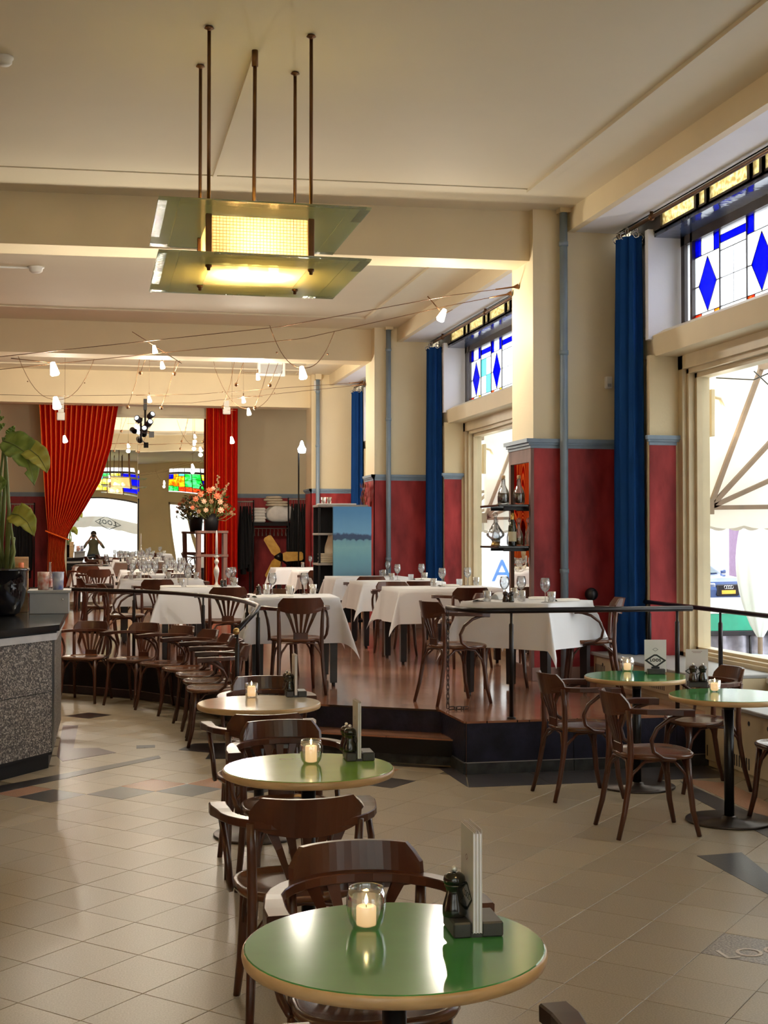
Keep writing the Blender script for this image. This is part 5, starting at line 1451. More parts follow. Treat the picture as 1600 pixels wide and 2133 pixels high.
ZB = 1.0455
t = thing('bar_box', 'low grey box unit standing on the far end of the bar', 'box', (-.42, 11.55, ZB))
m = M(); m.cbox(-.10, .22, -.20, .22, 0, .175, .004); m.build('body', 'grey_panel', t); M().box(-.115, .235, -.215, .235, .1755, .195).build('lid', 'grey_panel', t); M().ball((.17, -.203, .12), .008, 8, 6).build('lock', 'chrome', t)
zb = ZB + .196
for px, mt, s_ in ((90, 'mosaic_red', 'red and white glass mosaic tumbler on the grey box of the bar'), (121, 'mosaic_blue', 'blue and white glass mosaic tumbler on the grey box of the bar')):
    q = at_y(px, 1215, 11.5)
    o = M().lathe([(0, .006), (.04, .006), (.046, .15), (.049, .15), (.044, 0), (0, 0)], 16).build('mosaic_tumbler', mt, None, (q.x, 11.5, zb)); tag(o, s_, 'tumbler')
q = at_y(104, 1205, 11.62)
t = thing('tall_bottle', 'slim red-labelled bottle between the mosaic tumblers', 'bottle', (q.x, 11.62, zb)); M().lathe([(0, 0), (.022, 0), (.022, .12), (.01, .16), (.009, .23), (0, .232)], 12).build('body', 'clear_glass', t); M().lathe([(.0225, .02), (.0225, .09)], 12).build('label', 'mosaic_red', t)
q = at_y(44, 1168, 11.72)
t = thing('candle_box', 'red pillar candle on a small wooden box behind the plant pot', 'candle', (q.x, 11.72, ZB)); M().lathe([(0, .331), (.022, .331), (.022, .42), (0, .422)], 12).build('wax', 'petal_orange', t); M().cbox(-.07, .06, .03, .04, .33, .47, .003).build('box_back', 'wood_edge', t); M().cbox(-.07, .06, -.05, .04, 0, .33, .003).build('box_body', 'wood_edge', t)
# plant
X0, Y0 = -.775, 11.22
t = thing('potted_plant', 'tall plant with broad paddle leaves in a glossy black pot on the bar', 'plant', (X0, Y0, ZB))
M().lathe([(0, 0), (.15, 0), (.185, .02), (.225, .12), (.245, .25), (.25, .36), (.262, .365), (.262, .385), (.24, .385), (.235, .34), (0, .33)], 36).build('pot', 'pot_black', t)
M().lathe([(0, .345), (.232, .34)], 20).build('soil', 'soil', t)
def rel(px, py, y): v = at_y(px, py, y); return Vector((v.x - X0, v.y - Y0, v.z - ZB))
def leaf(spine, w, mat, name='leaf', fold=.25, notch=None):
    P = [Vector(p) for p in spine]; N = len(P) - 1
    def pt(f):
        f *= N; i = min(N - 1, int(f)); return P[i].lerp(P[i + 1], f - i)
    def fn(u, v):
        c = pt(v); tdir = (pt(min(1, v + .04)) - pt(max(0, v - .04))).normalized()
        sd = tdir.cross(Vector((.15, -1, .25))).normalized(); nn = sd.cross(tdir)
        ww = w * (sin(pi * min(1, .04 + .98 * v) ** .75) ** .8)
        s_ = (u - .5) * 2
        if notch and s_ * notch[0] > 0 and abs(v - notch[1]) < .045: ww *= .45
        return c + sd * ww * s_ + nn * (fold * abs(s_) * ww + .01 * sin(v * 30) * abs(s_))
    m = M(); m.grid(8, 26, fn); o = m.build(name, mat, t)
    sm = o.modifiers.new('thickness', 'SOLIDIFY'); sm.thickness = .002
    M().tube([pt(k / 10) + Vector((0, -.004, 0)) for k in range(11)], [.007 * (1 - k / 12) for k in range(11)], 5).build('midrib', 'stem_green', o)
    return o
def stem(pts, r0, r1, mat='stem_green'):
    n = len(pts); M().tube(pts, [r0 + (r1 - r0) * k / (n - 1) for k in range(n)], 8).build('stem', mat, t)
Y = 11.1
stem([(.08, -.05, .33), rel(20, 1080, Y), rel(14, 990, Y), rel(10, 930, Y), rel(6, 912, Y), rel(14, 912, Y)], .018, .010)
leaf([rel(6, 918, Y), rel(30, 926, Y - .05), rel(50, 940, Y - .1), rel(64, 975, Y - .14), rel(72, 1012, Y - .15)], .125, 'leaf_green', notch=(1, .75))
leaf([rel(42, 928, Y - .03), rel(62, 936, Y - .1), rel(80, 950, Y - .16), rel(92, 968, Y - .18), rel(99, 986, Y - .18)], .09, 'leaf_yellow')
stem([(.10, -.06, .33), rel(30, 1150, Y), rel(22, 1090, Y), rel(25, 1072, Y)], .014, .008)
leaf([rel(24, 1070, Y), rel(40, 1073, Y - .08), rel(58, 1088, Y - .13), rel(72, 1118, Y - .15)], .10, 'leaf_yellow')
stem([(.02, -.02, .33), rel(8, 1060, Y + .05), rel(12, 960, Y + .05), rel(16, 908, Y)], .02, .008)
leaf([rel(16, 908, Y), rel(22, 900, Y), rel(31, 886, Y)], .035, 'leaf_green')
leaf([rel(-30, 1010, Y), rel(-8, 1000, Y - .05), rel(4, 1006, Y - .1), rel(-6, 1030, Y - .12)], .05, 'leaf_green')
leaf([rel(-20, 905, Y), rel(-2, 890, Y), rel(12, 882, Y)], .03, 'leaf_green'); leaf([rel(-16, 880, Y), rel(0, 872, Y), rel(10, 868, Y)], .022, 'leaf_green')
for k, (a, b, c, d) in enumerate(((-20, 1170, -12, 1000), (4, 1170, 2, 985), (12, 1172, 24, 1100), (18, 1172, 18, 1050), (-8, 1172, 6, 940), (26, 1174, 30, 1120), (-30, 1170, -40, 950), (0, 1172, -6, 1060), (8, 1172, -2, 1120))):
    stem([rel(a, b + 8, Y + .12), rel((a + c) / 2 - 3, (b + d) / 2, Y + .05), rel(c, d, Y)], .022, .009)
for k in range(4):
    a = 2 + k * 1.1
    stem([(-.05, .05, .33), (-.1 + .1 * cos(a), .1 * sin(a), .9), (-.25 + .4 * cos(a), .35 * sin(a), 1.5)], .016, .009)
    leaf([Vector((-.25 + .4 * cos(a), .35 * sin(a), 1.5)), Vector((-.35 + .5 * cos(a), .45 * sin(a), 1.62)), Vector((-.45 + .65 * cos(a), .6 * sin(a), 1.55)), Vector((-.5 + .8 * cos(a), .75 * sin(a), 1.35))], .12, 'leaf_green')
# ------------------------------------------------------------------ painting and shelf in front of the second pier
YS = 18.05
a, b = at_y(694, 1055, YS), at_y(774, 1055, YS)
t = thing('painting', 'blue seascape canvas with a dark horizon, leaning at the pier', 'painting', ((a.x + b.x) / 2, YS, 1.14))
hw = (b.x - a.x) / 2
M().cbox(-hw, hw, 0, .04, 0, a.z - 1.14, .004).build('canvas', 'painting', t)
M().box(-hw + .02, hw - .02, .041, .07, .02, a.z - 1.16).build('stretcher', 'wood_edge', t)
t = thing('shelf_unit', 'black open shelf unit standing beside the blue painting', 'shelf unit', (3.06, YS + .1, ZP))
H = 2.14 - ZP
for x in (0, .34, .66):
    for y in (0, .42): M().cbox(x, x + .03, y, y + .03, 0, H, .003).build('upright', 'black_shelf', t)
for z in (.12, .55, .92, 1.34, H - .03): M().cbox(-.01, .70, -.01, .46, z, z + .03, .003).build('shelf_board', 'grey_trim' if z > .6 else 'black_shelf', t)
M().box(.0, .69, .455, .46, .12, H).build('back_panel', 'black_shelf', t)
sh0 = Vector((3.06, YS + .1, ZP))
for k in range(5):
    o = M().cbox(-.09, .09, -.13, .13, 0, .026, .01).build('folded_napkin_pile', 'linen_cream', None, (3.19 + .01 * (k % 2), YS + .28, ZP + .951 + k * .027)); tag(o, 'folded cream cloth in the stack on the black shelf unit beside the painting', 'cloth', 'cloths stacked on the black shelf unit')
m = M(); m.grid(8, 10, lambda u, v: (.10 * (u - .5) * (1.3 - .8 * v), .06 * sin(5 * v) + .05 * cos(pi * u), .26 * v)); o = m.build('crumpled_cloth', 'linen_cream', None, (3.24, YS + .22, ZP + 1.088)); tag(o, 'crumpled cream cloth standing on the folded stack of the black shelf unit', 'cloth')
t = thing('serving_tray', 'white tray on top of the black shelf unit', 'tray', (3.28, YS + .25, ZP + H + .001)); M().cbox(-.2, .32, -.14, .14, 0, .018, .005).build('tray', 'linen', t)
for x, s_ in ((3.15, 'at the outer end of'), (3.23, 'second on')): plain('water_tumbler', TG, (x, YS + .22, ZP + H + .0195), 'water tumbler ' + s_ + ' the white tray on the black shelf unit', 'tumbler', 'tumblers on the white tray')

# ------------------------------------------------------------------ linen shelf, coats, fan and lamp at the far wall
YR = 26.3
xa, xb = at_y(524, 1088, YR).x, at_y(606, 1088, YR).x
t = thing('linen_shelf', 'dark low shelf stand holding folded linen before the red far wall', 'shelf', (xa, YR, ZP))
w = xb - xa; zs = at_y(560, 1088, YR).z - ZP
for x in (0, w - .03):
    for y in (0, .4): M().cbox(x, x + .03, y, y + .03, 0, zs, .003).build('leg', 'black_metal', t)
M().cbox(0, w, 0, .43, zs - .07, zs - .03, .004).build('board', 'black_shelf', t); M().cbox(0, w, 0, .43, zs - .03, zs, .004).build('top_board', 'black_shelf', t)
M().tube([(0, .2, zs - .12), (w, .2, zs - .12)], .012, 6).build('hanging_rail', 'grey_trim', t)
for k in range(9):
    x = .08 + k * (w - .16) / 8
    m = M(); m.tube([(x, .2, zs - .12), (x + .01, .2, zs - .17), (x, .2, zs - .20)], .005, 5); m.tube([(x - .005, .08, zs - .27), (x, .2, zs - .20), (x + .005, .32, zs - .27)], .006, 5); m.build('coat_hanger', 'grey_trim', t)
for k in range(5):
    o = M().cbox(-.125, .125, -.16, .16, 0, .058, .022).build('folded_napkin_pile', 'linen', None, (xa + .17 + .012 * (k % 2), YR + .22, ZP + zs + .0005 + k * .0585)); tag(o, 'folded white linen in the small stack on the dark shelf before the red wall', 'cloth', 'folded linen in the small stack')
def lump(lx, ly, h, pw, seed, wob=.06):
    """soft pillow-like heap of cloth with creases"""
    def fn(u, v):
        a = 2 * pi * u; t = pi * v; r = sin(t) ** pw
        k = 1 + wob * sin(5 * a + seed) * r + wob * .6 * sin(9 * a - 2 * seed + 6 * v)
        return (lx / 2 * r * k * (1 if cos(a) > 0 else -1) * abs(cos(a)) ** .7, ly / 2 * r * k * (1 if sin(a) > 0 else -1) * abs(sin(a)) ** .7, h / 2 * (1 - cos(t)) * (1 + .10 * r * sin(3 * a + seed)))
    return M().grid(36, 14, fn, True, True)
o = lump(.60, .36, .33, .55, 1.0).build('linen_bundle', 'linen', None, (xa + .60, YR + .21, ZP + zs + .001)); tag(o, 'big loose bundle of white linen on the dark shelf before the red wall', 'cloth')
for k, (dw, dz) in enumerate(((.02, .325), (.0, .375), (-.08, .425), (-.06, .475))):
    o = lump(.50 - .06 * k, .30, .055, .3, k * 1.7, .03).build('folded_tablecloth', 'linen_cream', None, (xa + .54 + dw, YR + .22, ZP + zs + dz)); tag(o, ['lowest', 'second', 'third', 'topmost'][k] + ' of the cream cloths folded on top of the linen bundle', 'cloth')
def rack(px0, px1, pz, Y, label, n):
    a, b = at_y(px0, pz, Y), at_y(px1, pz, Y)
    t = thing('coat_rack', label, 'coat rack', (a.x, Y, ZP)); w = b.x - a.x; h = a.z - ZP
    M().tube([(-.05, 0, h), (w + .05, 0, h)], .014, 8).build('rail', 'grey_trim', t)
    for x in (-.05, w + .05):
        M().tube([(x, 0, 0), (x, 0, h + .03)], .014, 8).build('upright', 'black_metal', t); M().tube([(x, -.25, .015), (x, .25, .015)], .014, 6).build('foot', 'black_metal', t)
    for k in range(n):
        x = w * (k + .5) / n; ph = k * 1.7
        def fn(u, v, x=x, ph=ph):
            a = 2 * pi * u; k_ = min(1, .25 + 1.6 * v); return (x + .05 * cos(a) * (1 + .25 * sin(3 * a + ph)) * k_ + .01 * sin(6 * v + ph), .21 * sin(a) * k_ * (1 + .1 * sin(4 * v + ph)), h - .09 - v * (1.25 + .1 * sin(ph)))
        c = thing('black_coat', 'black coat hanging from the ' + label.split(' on')[0].replace('rack of', 'rack of'), 'coat', (a.x, Y, ZP), 0, 'black coats on ' + label)
        M().grid(16, 8, fn, True, True).build('cloth', 'black_cloth', c); M().tube([(x, 0, h + .012), (x, .012, h - .03), (x, 0, h - .10)], .004, 5).build('hanger', 'grey_trim', c)
rack(499, 523, 1045, 26.2, 'narrow rack of black coats beside the straight red curtain', 5)
rack(606, 637, 1040, 26.2, 'rack of black coats beside the farthest pier', 6)
rack(28, 66, 1050, 26.2, 'rack of black coats behind the plant', 7)
c = at_y(581, 1160, 25.7)
t = thing('wooden_fan', 'electric fan with yellow wooden blades before the red far wall', 'fan', (c.x, 25.7, ZP)); h = c.z - ZP
M().tube([(.04, 0, 0), (.04, 0, h)], .018, 8).build('pole', 'chrome', t); M().lathe([(0, 0), (.16, 0), (.15, .02), (0, .03)], 16, (.04, 0, 0)).build('base', 'black_metal', t)
M().tube([(0, -.06, h), (0, .1, h)], .085, 16).build('hub', 'black_metal', t); M().tube([(.02, .0, h - .02), (.18, .02, h - .16)], .02, 6).build('arm', 'black_metal', t)
for a in (122, 242, 2):
    a = R(a); ux, uz = cos(a), sin(a); vx, vz = -uz, ux
    pts = [(.07, -.07), (.14, -.095), (.44, -.085), (.47, -.05), (.47, .05), (.44, .085), (.14, .095), (.07, .07)]
    M().extr([(r * ux + s_ * vx, -.075 + .12 * s_, h + r * uz + s_ * vz) for r, s_ in pts], (0, .012, 0)).build('blade', 'fan_wood', t)
q = at_y(633, 932, 24.9)
t = thing('floor_lamp', 'tall black lamp with a crumpled white glowing shade by the farthest pier', 'floor lamp', (q.x - .03, 25.15, ZP)); h = q.z - ZP + .03
M().tube([(-.03, 0, 0), (-.03, 0, h - .1)], .014, 8).build('pole', 'black_metal', t); M().lathe([(0, 0), (.13, 0), (.12, .02), (0, .03)], 16, (-.03, 0, 0)).build('base', 'black_metal', t)
M().lathe([(0, -.13), (.07, -.12), (.085, -.04), (.045, .03), (.03, .09), (.012, .12), (0, .12)], 9, (.03, 0, h), smooth=False).build('shade', 'screen_white', t)

# ------------------------------------------------------------------ flowers on their stand
YF = 23.6
a, b = at_y(411, 1106, YF), at_y(470, 1106, YF); xc = (a.x + b.x) / 2; hw = (b.x - a.x) / 2; ht = a.z - ZP
t = thing('flower_stand', 'tall rust-brown open wooden stand carrying the flowers', 'stand', (xc, YF, ZP))
for x in (-hw + .02, hw - .02):
    for y in (-.16, .16): M().cbox(x - .035, x + .035, y - .025, y + .025, 0, ht - .04, .004).build('post', 'rust_wood', t)
for z in (ht - .04, ht - .46, .35):
    m = M(); m.cbox(-hw - .03, hw + .03, -.2, .2, z, z + .045, .004); m.build('shelf_board', 'rust_wood', t)
rnd = random.Random(3)
t = thing('flower_arrangement', 'large bouquet of orange and peach flowers in a dark bucket', 'flowers', (xc, YF, ZP + ht + .006))
M().lathe([(0, 0), (.10, 0), (.135, .30), (.14, .30), (.11, .0), (0, .01)], 16).build('bucket', 'black_shelf', t)
fl = M()
for k in range(420):
    a = rnd.uniform(0, 6.28); e = rnd.uniform(-.15, 1.25); r = rnd.uniform(.12, .40)
    c = Vector((r * cos(a) * cos(e) * 1.05, r * .8 * sin(a) * cos(e), .30 + r * 1.25 * sin(e)))
    d = Vector((rnd.gauss(0, 1), rnd.gauss(0, 1), rnd.gauss(.3, 1))).normalized(); s_ = d.cross(Vector((.3, .5, .8))).normalized(); L_ = rnd.uniform(.05, .11); W_ = rnd.uniform(.012, .03)
    fl.add([c - d * L_ * .5, c + s_ * W_, c + d * L_ * .5, c - s_ * W_], [(0, 1, 2, 3)])
o = fl.build('foliage', 'foliage', t); o['kind'] = 'stuff'
stm = M()
def flower(x, y, z, r, mat):
    m = M()
    for q in range(7):
        a = 2 * pi * q / 7
        m.add([(x, y, z), (x + r * .7 * cos(a - .4), y - r * .3, z + r * .7 * sin(a - .4)), (x + r * cos(a), y - r * .15, z + r * sin(a)), (x + r * .7 * cos(a + .4), y - r * .3, z + r * .7 * sin(a + .4))], [(0, 1, 2, 3)])
    m.ball((x, y - r * .2, z), r * .45, 8, 6); m.build('blossom', mat, t)
    stm.tube([(0, 0, .15), (x * .6, y * .6, z * .7), (x, y, z)], .006, 4)
for px, py, r, mt in ((418, 1030, .05, 'petal_orange'), (436, 1022, .05, 'petal_orange'), (452, 1034, .055, 'petal_orange'), (408, 1040, .045, 'petal_orange'), (444, 1018, .035, 'petal_peach'), (459, 1046, .045, 'petal_peach'), (460, 1063, .05, 'petal_peach'), (429, 1063, .04, 'petal_peach'), (414, 1066, .035, 'petal_rust'), (470, 1055, .04, 'petal_rust'), (440, 1045, .04, 'petal_rust'), (401, 1058, .035, 'petal_orange'), (482, 1068, .03, 'petal_rust'), (425, 1045, .04, 'petal_peach')):
    q = at_y(px, py, YF - .22); flower(q.x - xc, -.22, q.z - ZP - ht, r * 1.25, mt)
for px, py in ((475, 1008), (455, 992), (470, 1020), (398, 1048), (489, 1072)):
    q = at_y(px, py, YF); e = Vector((q.x - xc, 0, q.z - ZP - ht)); m = M()
    for k in range(14): m.ball(tuple(Vector((0, 0, .3)).lerp(e, .5 + .5 * k / 13) + Vector((rnd.uniform(-.02, .02), rnd.uniform(-.02, .02), 0))), .02, 5, 4)
    m.build('flower_spike', 'petal_rust', t); stm.tube([(0, 0, .2), e * .6, e], .005, 4)
stm.build('stems', 'stem_green', t)['kind'] = 'stuff'
# dried bunch on the pier behind the painting
q = at_y(765, 1030, 18.42)
t = thing('dried_bunch', 'small bunch of dried ochre leaves on the pier above the painting', 'dried flowers', (3.90, 18.75, q.z - .25))
m = M()
for k in range(70):
    a = rnd.uniform(-.5, .5); r = rnd.uniform(.05, .45); c = Vector((-.06 + rnd.uniform(-.06, .03), r * sin(a) * .9, r * cos(a))); d = Vector((0, sin(a), cos(a))); s_ = Vector((.5, cos(a), -sin(a))).normalized()
    m.add([c - d * .04, c + s_ * .02, c + d * .05, c - s_ * .02], [(0, 1, 2, 3)])
m.build('dried_leaves', 'petal_rust', t)['kind'] = 'stuff'; M().lathe([(0, -.03), (.03, -.03), (.045, .1), (0, .1)], 8, (-.05, 0, 0)).build('wall_holder', 'rust_wood', t)

# ------------------------------------------------------------------ street outside
ZG = -.40
st = struct(M().box(5.34, 90, -60, 120, ZG - .2, ZG).build('street_ground', 'street'))
struct(M().box(-60, 5.34, -60, -2.32, ZG - .2, ZG).build('street_ground', 'street'))
def dutch_awning(x, ya, yb, label, name='window_awning'):
    z, r = 1.95, 1.38
    t = thing(name, label, 'awning', (x, yb, z))
    L_ = yb - ya
    for k, a in enumerate((1, 23, 45, 68)):
        a = R(a); tx, tz = r * cos(a), r * sin(a)
        m = M()
        for yy in (0, -L_): m.tube([(0, yy, 0), (tx, yy, tz)], .02, sec=[(-1, -1), (1, -1), (1, 1), (-1, 1)], up=(0, 1, 0), smooth=False)
        m.tube([(tx, .02, tz), (tx, -L_ - .02, tz)], .024, sec=[(-1, -1), (1, -1), (1, 1), (-1, 1)], up=(0, 0, 1), smooth=False); m.build('bow', 'awning_frame', t)
    for yy in (-.02, -L_ + .02): M().box(-.14, .02, yy - .03, yy + .03, -.06, .08).build('wall_bracket', 'awning_frame', t)
    R_ = r + .035
    M().grid(24, 12, lambda u, v: (R_ * cos(v * pi / 2 * .99) - .02, -L_ * u, R_ * sin(v * pi / 2 * .99)), True).build('canopy', 'awning', t)
    m = M(); m.add([(0, .03, 0)] + [(R_ * cos(q * pi / 24), .03, R_ * sin(q * pi / 24)) for q in range(13)], [(0, i + 1, i + 2) for i in range(12)]); m.build('side_cloth', 'awning', t)
    n = 60
    m = M(); m.grid(n * 2, 2, lambda u, v: (R_ + .01 * sin(40 * u), -L_ * u, -(.16 + .035 * abs(sin(u * pi * L_ / .38)) ** .7) * v)); m.build('valance', 'valance', t)
    m = M(); m.grid(16, 2, lambda u, v: (R_ * u, .035, -(.16 + .03 * abs(sin(u * pi * 4))) * v)); m.build('valance', 'awning', t)
    return t
dutch_awning(5.42, 5.2, 10.98, 'cream hooped awning outside the big window beside the round tables')
dutch_awning(5.42, 12.3, 17.98, 'cream hooped awning outside the window behind the bottle shelves')
dutch_awning(5.42, 19.2, 23.6, 'cream hooped awning outside the farthest window')
# hanging lanterns seen through the panes
for (y, s_) in ((10.85, 'outside the window by the round tables'), (17.85, 'outside the window behind the bottle shelves')):
    t = thing('wall_lantern', 'lit wall lantern ' + s_, 'lamp', (5.42, y, 2.72))
    M().lathe([(0, -.13), (.05, -.11), (.065, .0), (.05, .09), (0, .1)], 10, (.09, 0, 0)).build('globe', 'halogen', t); M().tube([(-.05, 0, .22), (.04, 0, .2), (.09, 0, .1)], .016, 6).build('arm', 'frame_cream', t); M().cbox(-.07, -.03, -.05, .05, -.14, .28, .006).build('bracket', 'frame_cream', t)
# cables that sag between window head and street
t = thing('string_cable', 'thin dark cable sagging behind the big window pane', 'cable', (5.40, 10.6, 3.1))
M().tube([(.0, .2, 0), (.15, -.2, -.06), (.3, -1.2, .1)], .006, 5).build('cable', 'black_metal', t); M().tube([(.1, -.3, 0), (.35, -1.3, -.8), (.5, -2.2, -1.3)], .006, 5).build('cable', 'black_metal', t)
# opposite houses
XF = 26.0
hs = struct(M().box(XF, XF + 8, 10, 75, ZG, 11).build('street_facade', 'facade'))
def opening(y0, y1, z0, z1, mat, name):
    m = M(); m.box(XF - .06, XF + .02, y0, y1, z0, z1); return m.build(name, mat, hs)
for y0, w_, z0, z1, mt, nm in ((57.5, .9, ZG, 2.0, 'facade_purple', 'pilaster'), (52.8, 1.25, ZG, 1.45, 'door_blue', 'door'), (49.2, 1.6, ZG, 2.4, 'facade_purple', 'shop_front'), (41.0, 1.2, .7, 2.4, 'car_glass', 'house_window'), (36.5, 1.6, .7, 2.6, 'car_glass', 'house_window'), (62, 1.6, .6, 2.6, 'car_glass', 'house_window'), (70, 1.4, ZG, 2.2, 'door_blue', 'door')):
    opening(y0, y0 + w_, z0, z1, mt, nm); opening(y0 - .1, y0 + w_ + .1, z1, z1 + .12, 'facade', 'lintel')
for y0 in range(14, 74, 4):
    opening(y0, y0 + 1.4, 4.2, 6.2, 'car_glass', 'house_window'); opening(y0, y0 + 1.4, 7.4, 9.2, 'car_glass', 'house_window')
# parked cars
def car(x, y, rz, label, paint, name='parked_car', van=False):
    t = thing(name, label, 'van' if van else 'car', (x, y, ZG), R(rz))
    W = .88
    if van: prof = [(-2.2, .35), (-2.25, .9), (-2.15, 1.15), (-1.35, 1.25), (-.65, 1.85), (2.1, 1.9), (2.25, 1.7), (2.28, .35)]; cab = [(-1.28, 1.25), (-.66, 1.80), (.1, 1.80), (.1, 1.25)]
    else: prof = [(-2.1, .28), (-2.16, .55), (-2.08, .78), (-1.85, .88), (-.95, .98), (1.55, 1.0), (2.1, .92), (2.16, .6), (2.1, .28)]; cab = None
    def section(pr, w0, w1, zlo, zhi):
        m = M(); n = len(pr); vs = []
        for yy, k in ((-1, 1), (-.86, 0), (.86, 0), (1, 1)):
            for px_, pz_ in pr:
                f = (pz_ - zlo) / (zhi - zlo); wd = (w0 + (w1 - w0) * f) * (1 if k == 0 else 1)
                vs.append((px_ * (.985 if k else 1), (yy if k else yy) * wd, pz_ if not k else pz_ - .02 * (pz_ > zlo)))
        fs = [tuple(range(n))[::-1], tuple(range(3 * n, 4 * n))]
        for r in range(3):
            for i in range(n): fs.append((r * n + i, r * n + (i + 1) % n, (r + 1) * n + (i + 1) % n, (r + 1) * n + i))
        return m.add(vs, fs, False)
    section(prof, W, W * (.80 if van else .93), .3, prof[4][1] + .6).build('body', paint, t)
    if not van:
        section([(-.98, .97), (-.25, 1.40), (.95, 1.43), (1.75, 1.0)], W * .92, W * .72, .97, 1.43).build('cabin', paint, t)
        g = M(); g.add([(-.965, -.68, 1.01), (-.965, .68, 1.01), (-.29, .58, 1.375), (-.29, -.58, 1.375)], [(0, 1, 2, 3)]); g.build('windscreen', 'car_glass', t)
        for s_ in (-1, 1):
            g = M(); g.add([(-.75, s_ * .80, 1.02), (-.2, s_ * .70, 1.36), (.9, s_ * .70, 1.38), (1.45, s_ * .80, 1.02)], [(0, 1, 2, 3)]); g.build('side_window', 'car_glass', t)
            g = M(); g.cbox(-2.13, -1.95, s_ * .62 - .2, s_ * .62 + .2, .60, .74, .03); g.build('headlight', 'chrome', t)
            g = M(); g.cbox(-.95, -.8, s_ * .93 - .07, s_ * .93 + .07, .98, 1.10, .03); g.build('wing_mirror', paint, t)
        g = M(); g.cbox(-2.19, -2.1, -.42, .42, .36, .70, .03); g.build('grille', 'black_metal', t); g = M(); g.cbox(-2.20, -2.18, -.26, .26, .42, .53, .004); g.build('number_plate', 'orange_plate', t)
        for k in range(4):
            P = [(-2.195, -.12 + .08 * k + .05 * cos(q), .62 + .05 * sin(q)) for q in [2 * pi * i / 14 for i in range(14)]]; M().tube(P, .008, 5, closed=True).build('badge_ring', 'chrome', t)
    else:
        g = M(); g.add([(-1.33, -.70, 1.29), (-1.33, .70, 1.29), (-.70, .64, 1.80), (-.70, -.64, 1.80)], [(0, 1, 2, 3)]); g.build('windscreen', 'car_glass', t)
        for s_ in (-1, 1):
            g = M(); g.add([(-1.15, s_ * .80, 1.27), (-.66, s_ * .765, 1.72), (-.05, s_ * .765, 1.72), (-.05, s_ * .80, 1.27)], [(0, 1, 2, 3)]); g.build('side_window', 'car_glass', t)
            text('A', 1.0, 'letter_blue', (.75 if s_ < 0 else 1.2, s_ * .845, 1.0), (pi / 2, 0, 0 if s_ < 0 else pi), t, 'lettering', .004)
    for xx in (-1.35, 1.35):
        for s_ in (-1, 1):
            m = M(); m.tube([(xx, s_ * .70, .32), (xx, s_ * .90, .32)], .32, 20); m.build('wheel', 'tyre', t); m = M(); m.tube([(xx, s_ * .895, .32), (xx, s_ * .91, .32)], .21, 10); m.build('wheel_rim', 'chrome', t)
    return t
q = at_y(1514, 1262, 36.0); car(q.x + 2.1 * cos(R(104)), 36.0 + 2.1 * sin(R(104)), 104, 'blue hatchback parked across the street, seen through the big pane', 'car_blue')
q = at_y(1650, 1255, 33); car(q.x, 32.5, 85, 'second blue car at the edge of the big pane', 'car_blue')
q = at_y(1015, 1235, 40); car(q.x, 41, -16, 'white van with a blue letter, seen through the window behind the bottle shelves', 'car_white', 'parked_van', True)
q = at_y(975, 1235, 52); car(q.x, 53, 92, 'white car beyond the white van', 'car_white')
# terrace
q = at_y(1583, 1200, 13.2)
q = at_y(1583, 1200, 14.4)
t = thing('folded_parasol', 'big closed white parasol on the terrace', 'parasol', (q.x, 14.4, ZG))
M().tube([(0, 0, 0), (0, 0, 2.6)], .03, 8).build('pole', 'awning_frame', t)
M().grid(40, 12, lambda u, v: ((.04 + .22 * sin(pi * (.1 + .9 * v)) ** .8 * (1 + .15 * cos(2 * pi * 8 * u))) * cos(2 * pi * u), (.04 + .22 * sin(pi * (.1 + .9 * v)) ** .8 * (1 + .15 * cos(2 * pi * 8 * u))) * sin(2 * pi * u), 2.5 - 1.6 * v), True, True).build('cloth', 'parasol', t); M().lathe([(0, 0), (.25, 0), (.24, .06), (.05, .09), (0, .09)], 20).build('base', 'awning_frame', t)
def terr_table(x, y, label):
    t = thing('terrace_table', label, 'table', (x, y, ZG), 0, 'mint terrace tables'); M().lathe([(0, .72), (.33, .72), (.35, .735), (.345, .75), (0, .75)], 28).build('tabletop', 'mint', t); M().tube([(0, 0, 0), (0, 0, .72)], .03, 8).build('pole', 'mint', t); M().lathe([(0, 0), (.25, 0), (.24, .02), (0, .03)], 20).build('base', 'mint', t)
q = at_z(1553, 1367, ZG + .75); terr_table(q.x, q.y, 'mint green round terrace table outside the big window'); q = at_z(1615, 1385, ZG + .75); terr_table(q.x, q.y, 'second mint green terrace table at the photo edge outside')
a = at_y(1436, 1285, 15.5)
t = thing('terrace_screen', 'low terrace screen with white top, green canvas and grey drapes outside', 'screen', (a.x, 15.4, ZG))
M().cbox(-1.0, 2.6, 0, .05, .90, 1.12, .006).build('green_band', 'green_canvas', t); M().cbox(-1.0, 2.6, -.01, .06, 1.12, 1.32, .006).build('white_panel', 'parasol', t); M().cbox(-1.0, 2.6, -.02, .06, .84, .9, .004).build('rail', 'black_metal', t)
M().grid(80, 4, lambda u, v: (-1 + 3.6 * u, .03 + .05 * cos(2 * pi * 14 * u), .86 - .84 * v)).build('drape', 'grey_canvas', t)
for x in (-.98, .8, 2.55): M().tube([(x, .03, 0), (x, .03, 1.32)], .02, 6).build('post', 'black_metal', t)
